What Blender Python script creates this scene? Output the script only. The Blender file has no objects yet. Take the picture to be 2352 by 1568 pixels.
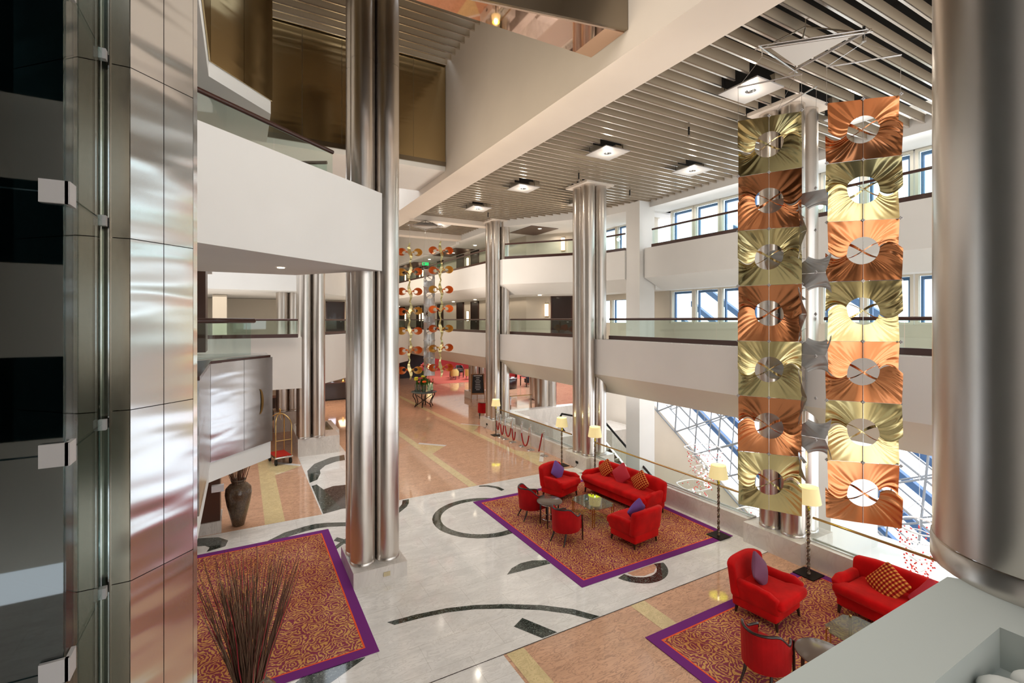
import bpy, bmesh, math, random
from mathutils import Vector, Matrix
random.seed(7)
PI = math.pi
scn = bpy.context.scene
col = scn.collection
# ---------------------------------------------------------------- camera, world, exposure
TH = math.atan((1176 - 553) / 1105.0)
cam = bpy.data.cameras.new('camera'); co = bpy.data.objects.new('camera', cam); col.objects.link(co)
co.location = (0, 0, 5.05); co.rotation_euler = (PI / 2, 0, -TH)
cam.sensor_width = 36; cam.lens = 36 * 1105 / 2352.0; cam.shift_y = -49 / 2352.0
cam.clip_start = 0.05; cam.clip_end = 300
scn.camera = co
w = bpy.data.worlds.new('world'); scn.world = w; w.use_nodes = True
bg = w.node_tree.nodes['Background']; bg.inputs[0].default_value = (0.86, 0.93, 1.0, 1); bg.inputs[1].default_value = 2.6
sun = bpy.data.lights.new('sun', 'SUN'); sun.energy = 1.6; sun.angle = 0.05; sun.color = (1, .96, .9)
so = bpy.data.objects.new('sun', sun); col.objects.link(so); so.rotation_euler = (math.radians(38), 0, math.radians(118))
vs = scn.view_settings; scn.display_settings.display_device = 'sRGB'
vs.view_transform = 'Standard'; vs.look = 'None'; vs.exposure = 0.27; vs.gamma = 1; vs.use_curve_mapping = False
cy = scn.cycles
cy.max_bounces = 7; cy.diffuse_bounces = 4; cy.glossy_bounces = 4; cy.transmission_bounces = 4; cy.transparent_max_bounces = 10
cy.caustics_reflective = False; cy.caustics_refractive = False; cy.use_denoising = True
cy.use_adaptive_sampling = True; cy.adaptive_threshold = 0.03; cy.sample_clamp_indirect = 4.0

def area(name, loc, size, energy, color=(1, .93, .84), rot=(0, 0, 0), sy=None):
    l = bpy.data.lights.new(name, 'AREA'); l.energy = energy; l.color = color; l.size = size
    if sy: l.shape = 'RECTANGLE'; l.size_y = sy
    o = bpy.data.objects.new(name, l); o.location = loc; o.rotation_euler = rot; col.objects.link(o); o.visible_glossy = False; return o
def point(name, loc, energy, r=.08, color=(1, .9, .75)):
    l = bpy.data.lights.new(name, 'POINT'); l.energy = energy; l.color = color; l.shadow_soft_size = r
    o = bpy.data.objects.new(name, l); o.location = loc; col.objects.link(o); return o
# daylight through the glazed end of the hall behind the photographer and through the tall windows
area('daylight_end', (3.5, -6.5, 5.5), 12, 620, (.95, .97, 1), (PI / 2, 0, PI), 9)
area('daylight_side', (14.6, 4, 8.3), 1.3, 150, (.92, .96, 1), (0, PI / 2, 0), 18)
area('ceiling_fill', (9.0, 4, 9.2), 3.0, 190, (1, .93, .86), (0, 0, 0), 14)  # broad added fill below the ceilings, standing in for fittings
area('ceiling_fill', (9.0, 18, 9.2), 3.0, 190, (1, .9, .8), (0, 0, 0), 12)
area('ceiling_fill', (2.0, 17, 9.0), 3.5, 160, (1, .9, .8), (0, 0, 0), 6)
area('ceiling_fill', (2.0, 3, 11.5), 4, 260, (1, .94, .86), (0, 0, 0), 6)
area('ceiling_fill', (8.0, 32, 9.0), 4, 330, (1, .88, .74), (0, 0, 0), 14)
area('ceiling_fill', (12.5, 30, 6.1), .5, 40, (1, .85, .68), (0, 0, 0), 20)
area('ceiling_fill', (12.5, 30, 9.1), .5, 40, (1, .85, .68), (0, 0, 0), 20)
area('upward_fill', (9.2, 4, 5.5), 3.0, 230, (1, .93, .84), (PI, 0, 0), 14)  # unseen upward fill over the bays, added to lift dark ceilings; no cove here
area('upward_fill', (8.8, 18, 5.5), 3.0, 200, (1, .90, .78), (PI, 0, 0), 11)
area('upward_fill', (3.3, 9, 8.4), 3.0, 150, (1, .86, .66), (PI, 0, 0), 8)
area('upward_fill', (8.5, 32, 5.5), 3.0, 120, (1, .86, .7), (PI, 0, 0), 12)
area('corridor_fill', (12.6, 6, 6.15), 1.0, 110, (1, .95, .9), (0, 0, 0), 13)  # added fill brightening the right-hand gallery corridors, no fixture modelled
area('corridor_fill', (14.8, 8, 9.4), .6, 50, (1, .97, .94), (0, 0, 0), 12)
area('corridor_fill', (12.9, 17.5, 6.15), 1.0, 50, (1, .9, .8), (0, 0, 0), 4)
area('corridor_fill', (13.3, 18, 9.3), 1.0, 50, (1, .9, .8), (0, 0, 0), 4)
area('void_fill', (14, 9, 2.4), 4, 240, (1, .98, .95), (0, 0, 0), 14)  # added area light that brightens the void under the gallery slab
area('void_fill', (14, 19, 2.4), 4, 90, (1, .98, .95), (0, 0, 0), 4)
area('gallery_fill', (0, 21, 6.1), 5, 60, (1, .93, .85), (0, 0, 0), 2)  # added fill for the dim left-hand galleries, without any lamp there
area('gallery_fill', (-.3, 9.4, 12.4), 1.5, 12, (1, .85, .6), (0, 0, 0), 1.5)
area('ceiling_fill', (17, 36, 2.3), 6, 90, (1, .84, .66), (0, 0, 0), 14)
area('gallery_fill', (-1, 25.5, 6.2), 8, 150, (1, .92, .82), (0, 0, 0), 4)
area('gallery_fill', (5.5, 28.5, 6.2), 3, 40, (1, .9, .78), (0, 0, 0), 4)
area('ceiling_fill', (4, 29, 2.4), 6, 170, (1, .86, .7), (0, 0, 0), 5)

# ---------------------------------------------------------------- materials
def lin(c):
    return tuple((x / 12.92 if x <= .04045 else ((x + .055) / 1.055) ** 2.4) for x in c)
M = {}
def mat(name, rgb=(.8, .8, .8), rough=.5, metal=0.0, emit=None, es=1.0, trans=0, spec=.5, coat=0):
    m = bpy.data.materials.new(name); m.use_nodes = True
    b = m.node_tree.nodes['Principled BSDF']
    b.inputs['Base Color'].default_value = (*lin(rgb), 1); b.inputs['Roughness'].default_value = rough
    b.inputs['Metallic'].default_value = metal; b.inputs['Transmission Weight'].default_value = trans
    b.inputs['Specular IOR Level'].default_value = spec
    if coat: b.inputs['Coat Weight'].default_value = coat; b.inputs['Coat Roughness'].default_value = .05
    if emit: b.inputs['Emission Color'].default_value = (*lin(emit), 1); b.inputs['Emission Strength'].default_value = es
    M[name] = m; return m
def N(m, t, **kw):
    n = m.node_tree.nodes.new(t)
    for k, v in kw.items():
        if k in n.inputs: n.inputs[k].default_value = v
        else: setattr(n, k, v)
    return n
def L(m, a, b): m.node_tree.links.new(a, b)
def ramp(m, fac, stops):
    r = N(m, 'ShaderNodeValToRGB'); e = r.color_ramp.elements
    e[0].position = stops[0][0]; e[0].color = (*lin(stops[0][1]), 1); e[1].position = stops[-1][0]; e[1].color = (*lin(stops[-1][1]), 1)
    for p, c in stops[1:-1]:
        x = e.new(p); x.color = (*lin(c), 1)
    L(m, fac, r.inputs[0]); return r.outputs[0]
def coords(m, scale=(1, 1, 1), rot=(0, 0, 0), kind='Object'):
    t = N(m, 'ShaderNodeTexCoord'); mp = N(m, 'ShaderNodeMapping'); mp.inputs['Scale'].default_value = scale; mp.inputs['Rotation'].default_value = rot
    L(m, t.outputs[kind], mp.inputs[0]); return mp.outputs[0]
def bsdf(m): return m.node_tree.nodes['Principled BSDF']
def bump(m, h, s=.2, d=.01):
    b = N(m, 'ShaderNodeBump'); b.inputs['Strength'].default_value = s; b.inputs['Distance'].default_value = d
    L(m, h, b.inputs['Height']); L(m, b.outputs[0], bsdf(m).inputs['Normal'])
def noise(m, v, s, det=4, dist=0.0):
    n = N(m, 'ShaderNodeTexNoise'); n.inputs['Scale'].default_value = s; n.inputs['Detail'].default_value = det; n.inputs['Distortion'].default_value = dist
    L(m, v, n.inputs['Vector']); return n.outputs['Fac']
def mixc(m, fac, a, b, mode='MIX'):
    x = N(m, 'ShaderNodeMix', data_type='RGBA', blend_type=mode)
    if hasattr(fac, 'links'): L(m, fac, x.inputs[0])
    else: x.inputs[0].default_value = fac
    for s, i in ((a, 6), (b, 7)):
        if hasattr(s, 'links'): L(m, s, x.inputs[i])
        else: x.inputs[i].default_value = (*lin(s), 1)
    return x.outputs[2]
def plaster(name, rgb):
    m = mat(name, rgb, .85, spec=.2); v = coords(m)
    c = ramp(m, noise(m, v, .7, 3), [(.3, tuple(x * .975 for x in rgb)), (.7, rgb)]); L(m, c, bsdf(m).inputs['Base Color'])
    bump(m, noise(m, v, 60, 3), .05, .004); return m
plaster('grey_plaster', (.80, .82, .80)); plaster('white_plaster', (.885, .872, .855)); plaster('beige_wall', (.80, .76, .70)); plaster('cream_wall', (.93, .90, .86)); plaster('warm_soffit', (.87, .82, .77))
def steel(name, rgb, rough=.22, wav=0.0, streak=True):
    m = mat(name, rgb, rough, 1.0); v = coords(m, (3, 3, 40))
    n = noise(m, v, 6, 3)
    mr = N(m, 'ShaderNodeMapRange'); L(m, n, mr.inputs[0]); mr.inputs[3].default_value = rough * .93; mr.inputs[4].default_value = rough * 1.08
    if streak: L(m, mr.outputs[0], bsdf(m).inputs['Roughness'])
    if wav:
        v2 = coords(m, (.7, .7, 3.2) if streak else (.5, .5, 1.6)); bump(m, noise(m, v2, 1.3, 1, .3), wav, .05)
    return m
steel('column_steel', (.84, .81, .78), .28, .10, False); steel('panel_steel', (.86, .86, .86), .17, .35); steel('bronze_panel', (.76, .68, .52), .16, .12)
steel('dark_steel', (.60, .56, .50), .2); steel('box_steel', (.86, .85, .85), .2, .3)
mat('chrome', (.86, .86, .86), .08, 1); mat('brass', (.80, .66, .42), .15, 1); mat('iron', (.13, .11, .10), .45, .6); mat('black', (.03, .03, .03), .5)
mat('mirror_copper', (.93, .80, .72), .03, 1)
def sheet(name, rgb):
    m = mat(name, rgb, .16, 1.0); return m
sheet('copper_sheet', (.83, .54, .36)); sheet('brass_sheet', (.82, .75, .54)); mat('silver_sheet', (.72, .71, .70), .38, .85)
mat('copper_deep', (.90, .52, .24), .32, .8); mat('brass_deep', (.88, .70, .34), .32, .8)
mat('matte_silver', (.78, .76, .74), .5, .3); mat('plate_grey', (.70, .68, .67), .4, .3)
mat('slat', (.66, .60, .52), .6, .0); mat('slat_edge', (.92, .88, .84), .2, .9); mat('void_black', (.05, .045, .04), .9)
mat('wood', (.25, .13, .10), .3, coat=.4); mat('wood_panel', (.30, .18, .12), .35); mat('dark_wood', (.15, .09, .07), .3, coat=.3); mat('pale_wood', (.62, .45, .30), .5)
mat('lamp_white', (1, 1, 1), .5, emit=(1, .93, .82), es=8); mat('sconce_glow', (1, 1, 1), .5, emit=(1, .84, .68), es=3.2)
mat('shade', (.93, .88, .68), .7, emit=(.98, .87, .58), es=.35); mat('shade_inner', (.85, .88, .30), .6, emit=(.82, .86, .16), es=.55)
mat('bead_red', (.85, .12, .10), .25, coat=.5); mat('white_wire', (.93, .93, .94), .4); mat('white_metal', (.90, .90, .91), .4); mat('blue_frame', (.33, .47, .66), .5); mat('window_frame', (.85, .82, .76), .5)
mat('pebble', (.88, .88, .86), .6); mat('purple_cushion', (.42, .28, .55), .8); mat('plum_cushion', (.45, .26, .36), .8); mat('rose_cushion', (.72, .17, .22), .8)
mat('red_carpet', (.66, .28, .22), .95); mat('shaft_grey', (.25, .29, .30), .7); mat('lattice_grey', (.58, .60, .63), .5); mat('exit_green', (.1, .6, .3), .5, emit=(.2, .85, .45), es=1.0); mat('yellow_fabric', (.86, .78, .48), .8); mat('slate', (.12, .13, .14), .6); mat('chalk', (.75, .76, .77), .7)
mat('leaf', (.25, .42, .14), .6); mat('orange_petal', (.95, .38, .10), .6); mat('pink_petal', (.75, .18, .48), .6); mat('yellow_petal', (.86, .84, .25), .6); mat('salmon_petal', (.90, .45, .40), .6)
mat('screen', (.9, .93, 1), .3, emit=(.85, .9, 1), es=1.5); mat('rubber', (.06, .06, .06), .6); mat('red_rope', (.62, .06, .07), .6); mat('red_carpet_pad', (.70, .13, .06), .9)
mat('twig', (.38, .25, .18), .8); mat('twig_pale', (.58, .46, .36), .8); mat('skin', (.78, .58, .47), .6); mat('navy_cloth', (.16, .20, .30), .9); mat('shirt_cloth', (.62, .66, .74), .9); mat('hair', (.1, .07, .05), .8)
mat('violet_glow', (.7, .5, 1), .5, emit=(.75, .6, 1), es=1.5); mat('socket', (.80, .74, .60), .35, .6)
mat('slate_glass', (.32, .36, .36), .15); mat('table_top', (.40, .34, .30), .18, spec=.6); mat('pole_metal', (.50, .43, .37), .25, .8); mat('red_wall', (.55, .08, .07), .7); mat('shelf_glow', (1, .9, .7), .5, emit=(1, .86, .6), es=1.6)
def velvet(name, rgb):
    m = mat(name, rgb, .85, spec=.15); v = coords(m); b = bsdf(m)
    c = ramp(m, noise(m, v, 3.2, 3), [(.3, tuple(x * .80 for x in rgb)), (.7, rgb)]); L(m, c, b.inputs['Base Color'])
    b.inputs['Sheen Weight'].default_value = .35; b.inputs['Sheen Tint'].default_value = (*lin((1, .45, .4)), 1)
    bump(m, noise(m, v, 9, 3), .35, .01); return m
velvet('red_velvet', (.83, .05, .06)); velvet('red_fabric', (.70, .06, .08))
def glass(name, tint=(.9, .96, .95), f=.10, rough=.02):
    m = bpy.data.materials.new(name); m.use_nodes = True; nt = m.node_tree; nt.nodes.clear()
    o = N(m, 'ShaderNodeOutputMaterial'); a = N(m, 'ShaderNodeBsdfTransparent'); g = N(m, 'ShaderNodeBsdfGlossy'); mx = N(m, 'ShaderNodeMixShader'); fr = N(m, 'ShaderNodeLayerWeight')
    a.inputs[0].default_value = (*lin(tint), 1); g.inputs['Roughness'].default_value = rough
    fr.inputs[0].default_value = .5; pw = N(m, 'ShaderNodeMath', operation='POWER'); L(m, fr.outputs['Facing'], pw.inputs[0]); pw.inputs[1].default_value = 4.0
    mt = N(m, 'ShaderNodeMath', operation='MULTIPLY_ADD'); L(m, pw.outputs[0], mt.inputs[0]); mt.inputs[1].default_value = .45; mt.inputs[2].default_value = f * .5
    L(m, mt.outputs[0], mx.inputs[0]); L(m, a.outputs[0], mx.inputs[1]); L(m, g.outputs[0], mx.inputs[2]); L(m, mx.outputs[0], o.inputs[0]); M[name] = m; return m
glass('glass', (.98, .995, .99), .05); glass('glass_green', (.95, .985, .975), .09); glass('glass_dark', (.60, .68, .68), .24); glass('table_glass', (.84, .93, .90), .34); glass('vase_glass', (.86, .92, .92), .25)
# stone
def marble(name, base, vein, scale=1.0, rough=.09, tiles=None, stretch=(1, 1, 1), amt=(.46, .56)):
    m = mat(name, base, rough, coat=.3); v = coords(m, stretch)
    n1 = noise(m, v, 1.3 * scale, 6, 1.2); n2 = noise(m, v, 3.5 * scale, 8, 2.0)
    c1 = ramp(m, n1, [(.35, tuple(x * .93 for x in base)), (.65, base)])
    msk = ramp(m, n2, [(amt[0], (0, 0, 0)), ((amt[0] + amt[1]) / 2, (1, 1, 1)), (amt[1], (0, 0, 0))])
    sc = N(m, 'ShaderNodeMath', operation='MULTIPLY'); L(m, msk, sc.inputs[0]); L(m, n1, sc.inputs[1])
    c = mixc(m, sc.outputs[0], c1, vein)
    if tiles:
        br = N(m, 'ShaderNodeTexBrick'); br.offset = .5; L(m, coords(m), br.inputs['Vector'])
        br.inputs['Scale'].default_value = 1; br.inputs['Brick Width'].default_value = tiles[0]; br.inputs['Row Height'].default_value = tiles[1]
        br.inputs['Mortar Size'].default_value = .003; br.inputs['Mortar Smooth'].default_value = .2
        br.inputs['Color1'].default_value = (1, 1, 1, 1); br.inputs['Color2'].default_value = (.95, .95, .95, 1); br.inputs['Mortar'].default_value = (*lin(tiles[2]), 1)
        c = mixc(m, 1.0, c, br.outputs['Color'], 'MULTIPLY')
    L(m, c, bsdf(m).inputs['Base Color']); return m
marble('white_marble', (.93, .915, .895), (.80, .78, .755), .9, .08, (1.2, .6, (.86, .85, .83)), (1, 2.6, 1))
marble('kerb_marble', (.87, .84, .81), (.77, .73, .70), .8, .12, None, (2.5, .8, .8))
marble('pink_marble', (.86, .675, .55), (.48, .36, .31), 1.5, .07, (1.2, 1.2, (.92, .89, .87)), (.55, 2.2, 1), (.455, .55))
marble('green_marble', (.15, .19, .17), (.70, .74, .70), 2.2, .08, None, (1, 1, 1), (.485, .525))
marble('dark_marble', (.22, .19, .19), (.62, .58, .55), 1.6, .08, None, (1, 1, 1), (.485, .525))
marble('cream_marble', (.88, .79, .60), (.70, .62, .44), 2.0, .08, None)
marble('brown_glaze', (.33, .26, .20), (.52, .44, .34), 3, .25, None)
def roses():
    m = mat('rug_roses', (.6, .4, .2), .95, spec=.1); v = coords(m, (1, 1, 1))
    nz = N(m, 'ShaderNodeTexNoise'); nz.inputs['Scale'].default_value = 7; nz.inputs['Detail'].default_value = 2; L(m, v, nz.inputs['Vector'])
    ad = N(m, 'ShaderNodeVectorMath', operation='MULTIPLY_ADD'); L(m, nz.outputs['Color'], ad.inputs[0]); ad.inputs[1].default_value = (.11, .11, 0); L(m, v, ad.inputs[2])
    vo = N(m, 'ShaderNodeTexVoronoi', feature='F1'); vo.voronoi_dimensions = '2D'; vo.inputs['Scale'].default_value = 3.0; L(m, ad.outputs[0], vo.inputs['Vector'])
    # spiral petals: distance bands shifted by the angle about each rose centre
    vo2 = N(m, 'ShaderNodeTexVoronoi', feature='F1'); vo2.voronoi_dimensions = '2D'; vo2.inputs['Scale'].default_value = 15; L(m, ad.outputs[0], vo2.inputs['Vector'])
    mu = N(m, 'ShaderNodeMath', operation='MULTIPLY'); L(m, vo.outputs['Distance'], mu.inputs[0]); mu.inputs[1].default_value = 40
    m2 = N(m, 'ShaderNodeMath', operation='MULTIPLY_ADD'); L(m, vo2.outputs['Distance'], m2.inputs[0]); m2.inputs[1].default_value = 5.5; L(m, mu.outputs[0], m2.inputs[2])
    sn = N(m, 'ShaderNodeMath', operation='SINE'); L(m, m2.outputs[0], sn.inputs[0])
    c = ramp(m, sn.outputs[0], [(.0, (.56, .27, .34)), (.10, (.64, .36, .34)), (.2, (.80, .60, .37)), (1.0, (.82, .63, .38))])
    n3 = noise(m, v, 1.1, 3); c2 = ramp(m, n3, [(.35, (.90, .80, .74)), (.65, (1, 1, 1))])
    L(m, mixc(m, 1.0, c, c2, 'MULTIPLY'), bsdf(m).inputs['Base Color']); bump(m, noise(m, v, 120, 2), .3, .004)
roses(); mat('rug_purple', (.45, .19, .46), .95, spec=.1); mat('rug_orange', (.90, .36, .20), .95, spec=.1)
def checks():
    m = mat('check_cushion', (.8, .4, .2), .85, spec=.1); v = coords(m)
    w1 = N(m, 'ShaderNodeTexWave'); w1.bands_direction = 'X'; w1.inputs['Scale'].default_value = 5.5; L(m, v, w1.inputs['Vector'])
    w2 = N(m, 'ShaderNodeTexWave'); w2.bands_direction = 'Z'; w2.inputs['Scale'].default_value = 5.5; L(m, v, w2.inputs['Vector'])
    a = ramp(m, w1.outputs['Fac'], [(.35, (.88, .62, .30)), (.55, (.70, .20, .16))]); b = ramp(m, w2.outputs['Fac'], [(.35, (1, 1, .95)), (.6, (.72, .48, .50))])
    L(m, mixc(m, 1.0, a, b, 'MULTIPLY'), bsdf(m).inputs['Base Color'])
checks()

# ---------------------------------------------------------------- mesh builder
class MB:
    def __init__(s): s.v = []; s.f = []; s.m = []; s.s = []; s.mats = []; s.cur = 0; s.T = None
    def mt(s, name):
        if name not in s.mats: s.mats.append(name)
        s.cur = s.mats.index(name); return s
    def add(s, vs, fs, smooth=False):
        b = len(s.v)
        if s.T is not None: vs = [tuple(s.T @ Vector(p)) for p in vs]
        s.v += [tuple(p) for p in vs]
        for f in fs: s.f.append(tuple(b + i for i in f)); s.m.append(s.cur); s.s.append(smooth)
        return s
    def box(s, x0, x1, y0, y1, z0, z1):
        v = [(x, y, z) for z in (z0, z1) for y in (y0, y1) for x in (x0, x1)]
        return s.add(v, [(0, 2, 3, 1), (4, 5, 7, 6), (0, 1, 5, 4), (2, 6, 7, 3), (0, 4, 6, 2), (1, 3, 7, 5)])
    def prism(s, poly, z0, z1):
        n = len(poly); a = sum(poly[i][0] * poly[(i + 1) % n][1] - poly[(i + 1) % n][0] * poly[i][1] for i in range(n))
        if a < 0: poly = poly[::-1]
        v = [(p[0], p[1], z0) for p in poly] + [(p[0], p[1], z1) for p in poly]
        return s.add(v, [tuple(range(n))[::-1], tuple(range(n, 2 * n))] + [(i, (i + 1) % n, n + (i + 1) % n, n + i) for i in range(n)])
    def flat(s, poly, z):
        n = len(poly); a = sum(poly[i][0] * poly[(i + 1) % n][1] - poly[(i + 1) % n][0] * poly[i][1] for i in range(n))
        if a < 0: poly = poly[::-1]
        return s.add([(p[0], p[1], z) for p in poly], [tuple(range(n))])
    def tube(s, pts, r, n=8, cap=True, smooth=True, closed=False):
        pts = [Vector(p) for p in pts]; rs = r if isinstance(r, (list, tuple)) else [r] * len(pts)
        N_ = len(pts); vs = []; up = None
        for i, p in enumerate(pts):
            if closed: d = pts[(i + 1) % N_] - pts[i - 1]
            else: d = pts[min(i + 1, N_ - 1)] - pts[max(i - 1, 0)]
            d.normalize()
            if up is None: up = Vector((0, 0, 1)) if abs(d.z) < .9 else Vector((1, 0, 0))
            a = up.cross(d)
            if a.length < 1e-4: a = Vector((1, 0, 0)).cross(d)
            a.normalize(); b = d.cross(a); up = b
            for k in range(n):
                t = 2 * PI * k / n; vs.append(p + (a * math.cos(t) + b * math.sin(t)) * rs[i])
        fs = []
        for i in range(N_ if closed else N_ - 1):
            j = (i + 1) % N_
            for k in range(n): fs.append((i * n + k, i * n + (k + 1) % n, j * n + (k + 1) % n, j * n + k))
        s.add(vs, fs, smooth)
        if cap and not closed:
            s.add(vs[:n], [tuple(range(n))[::-1]]); s.add(vs[-n:], [tuple(range(n))])
        return s
    def lathe(s, prof, c=(0, 0, 0), n=24, smooth=True):
        vs = []; fs = []
        for r, z in prof:
            for k in range(n): t = 2 * PI * k / n; vs.append((c[0] + r * math.cos(t), c[1] + r * math.sin(t), c[2] + z))
        for i in range(len(prof) - 1):
            for k in range(n): fs.append((i * n + k, i * n + (k + 1) % n, (i + 1) * n + (k + 1) % n, (i + 1) * n + k))
        s.add(vs, fs, smooth); return s
    def cyl(s, x, y, z0, z1, r, n=24, cap=True):
        s.lathe([(r, z0), (r, z1)], (x, y, 0), n)
        if cap:
            c = [(x + r * math.cos(2 * PI * k / n), y + r * math.sin(2 * PI * k / n)) for k in range(n)]
            s.add([(p[0], p[1], z1) for p in c], [tuple(range(n))]); s.add([(p[0], p[1], z0) for p in c], [tuple(range(n))[::-1]])
        return s
    def ball(s, c, r, n=8, sc=(1, 1, 1)):
        prof = []
        vs = []; fs = []; m = n // 2 + 1
        for i in range(m + 1):
            ph = -PI / 2 + PI * i / m
            for k in range(n): t = 2 * PI * k / n; vs.append((c[0] + sc[0] * r * math.cos(ph) * math.cos(t), c[1] + sc[1] * r * math.cos(ph) * math.sin(t), c[2] + sc[2] * r * math.sin(ph)))
        for i in range(m):
            for k in range(n): fs.append((i * n + k, i * n + (k + 1) % n, (i + 1) * n + (k + 1) % n, (i + 1) * n + k))
        return s.add(vs, fs, True)
    def rbox(s, c, h, r, n=6, fn=None):
        """rounded box: centre c, half sizes h, radius r, deformed by fn(x,y,z)->(x,y,z) in local coordinates"""
        r = min(r, min(h) * .999); idx = {}; vs = []; fs = []
        def P(i, j, k):
            key = (i, j, k)
            if key in idx: return idx[key]
            q = []
            for t, H in zip((i, j, k), h):
                u = 2 * t / n - 1
                # pack points towards the rounded rims
                if t == 0: q.append(-H)
                elif t == n: q.append(H)
                elif t == 1: q.append(-H + r * .35)
                elif t == n - 1: q.append(H - r * .35)
                elif t == 2: q.append(-H + r)
                elif t == n - 2: q.append(H - r)
                else: q.append(-(H - r) + 2 * (H - r) * (t - 2) / (n - 4))
            p = Vector(q); inn = Vector([max(-(H - r), min(H - r, a)) for a, H in zip(q, h)]); d = p - inn
            if d.length > 1e-9: p = inn + d.normalized() * r
            if fn: p = Vector(fn(*p))
            idx[key] = len(vs); vs.append(p + Vector(c)); return idx[key]
        for a in range(n):
            for b in range(n):
                fs += [(P(a, b, 0), P(a, b + 1, 0), P(a + 1, b + 1, 0), P(a + 1, b, 0)), (P(a, b, n), P(a + 1, b, n), P(a + 1, b + 1, n), P(a, b + 1, n)),
                       (P(a, 0, b), P(a + 1, 0, b), P(a + 1, 0, b + 1), P(a, 0, b + 1)), (P(a, n, b), P(a, n, b + 1), P(a + 1, n, b + 1), P(a + 1, n, b)),
                       (P(0, a, b), P(0, a, b + 1), P(0, a + 1, b + 1), P(0, a + 1, b)), (P(n, a, b), P(n, a + 1, b), P(n, a + 1, b + 1), P(n, a, b + 1))]
        return s.add(vs, fs, True)
    def build(s, name, material=None, parent=None):
        me = bpy.data.meshes.new(name); me.from_pydata(s.v, [], s.f)
        names = s.mats or [material]
        if material and s.mats and 0: pass
        for mn in names: me.materials.append(M[mn])
        me.polygons.foreach_set('material_index', s.m); me.polygons.foreach_set('use_smooth', s.s); me.update()
        o = bpy.data.objects.new(name, me); col.objects.link(o)
        if parent: o.parent = parent
        return o
def tag(o, label=None, cat=None, group=None, kind=None):
    if label: o['label'] = label
    if cat: o['category'] = cat
    if group: o['group'] = group
    if kind: o['kind'] = kind
    return o
def thing(name, label, cat, loc=(0, 0, 0), rz=0, group=None):
    o = bpy.data.objects.new(name, None); o.location = loc; o.rotation_euler = (0, 0, rz); o.empty_display_size = .1; col.objects.link(o)
    return tag(o, label, cat, group)
def struct(name, mb, m=None, label=None):
    o = mb.build(name, m); o['kind'] = 'structure'
    if label: o['label'] = label
    return o
def dup(root, loc=None, rz=None, label=None, group=None, parent=None, scale=None):
    r = root.copy(); col.objects.link(r)
    if parent: r.parent = parent
    if loc is not None: r.location = loc
    if rz is not None: r.rotation_euler = (0, 0, rz)
    if label: r['label'] = label
    if group: r['group'] = group
    if scale: r.scale = scale
    for ch in list(root.children): dup(ch, parent=r)
    return r

# ================================================================ FLOOR
f = MB()
f.mt('pink_marble').flat([(-9, -6), (10.3, -6), (10.3, 60), (-9, 60)], 0)
f.flat([(10.3, 21.6), (17.3, 21.6), (26, 31), (26, 60), (10.3, 60)], 0)
f.mt('white_marble').flat([(-9, 6.4), (10.3, 6.4), (10.3, 13.32), (-9, 13.32)], .002)
f.flat([(-9, -6), (3.45, -6), (3.45, 6.39), (-9, 6.39)], .002)
f.flat([(1.84, 13.32), (3.5, 13.32), (3.5, 22.5), (1.84, 22.5)], .002)
f.mt('cream_marble')
for x in (6.02, 9.0): f.flat([(x, 13.33), (x + .28, 13.33), (x + .28, 45), (x, 45)], .003)
f.flat([(.52, 13.33), (.97, 13.33), (.97, 45), (.52, 45)], .003)
f.flat([(3.5, -6), (3.8, -6), (3.8, 6.38), (3.5, 6.38)], .003); f.flat([(6.0, -6), (6.33, -6), (6.33, 6.38), (6.0, 6.38)], .003)
for pts in ([(6.3, 17.3), (7.1, 18.1), (6.3, 18.95)], [(9.28, 14.5), (9.95, 15.35), (9.28, 16.2)], [(9.28, 20.0), (9.95, 20.8), (9.28, 21.6)], [(.97, 17.4), (1.8, 18.1), (.97, 18.9)], [(6.3, 23.3), (7.1, 24.1), (6.3, 24.9)]):
    f.mt('cream_marble').flat(pts, .0035)
f.mt('white_marble')
for pts in ([(7.1, 18.1), (7.25, 18.22), (6.4, 19.15), (6.3, 18.95)], [(9.28, 14.5), (9.4, 14.4), (10.05, 15.35), (9.95, 15.45)], [(9.95, 20.8), (10.05, 20.9), (9.4, 21.65), (9.28, 21.6)], [(1.8, 18.1), (1.83, 18.3), (1.1, 19.05), (.97, 18.9)]):
    f.flat(pts, .0045)
# dark line along the border of the white band
f.mt('dark_marble').flat([(-9, 6.385), (10.3, 6.385), (10.3, 6.40), (-9, 6.40)], .004)
def ring(cx, cy, r0, r1, a0, a1, m='green_marble', z=.004, n=28, sx=1, sy=1):
    f.mt(m)
    for i in range(n):
        t0 = math.radians(a0 + (a1 - a0) * i / n); t1 = math.radians(a0 + (a1 - a0) * (i + 1) / n)
        f.flat([(cx + sx * r0 * math.cos(t0), cy + sy * r0 * math.sin(t0)), (cx + sx * r1 * math.cos(t0), cy + sy * r1 * math.sin(t0)), (cx + sx * r1 * math.cos(t1), cy + sy * r1 * math.sin(t1)), (cx + sx * r0 * math.cos(t1), cy + sy * r0 * math.sin(t1))], z)
ring(5.42, 11.18, 1.06, 1.27, 40, 320)
def band(o, i, m='green_marble', z=.004):
    f.mt(m)
    for k in range(len(o) - 1): f.flat([o[k], o[k + 1], i[k + 1], i[k]], z)
band([(2.13, 8.03), (2.61, 8.0), (3.14, 7.91), (3.62, 7.75), (4.12, 7.5), (4.64, 7.17), (5.06, 6.8), (5.33, 6.41)], [(2.22, 7.90), (2.66, 7.86), (3.10, 7.79), (3.56, 7.64), (4.04, 7.39), (4.54, 7.06), (4.92, 6.72), (5.15, 6.41)])
f.mt('green_marble').flat([(4.16, 7.02), (3.92, 6.89), (4.17, 6.42), (4.46, 6.42)], .004)
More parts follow.
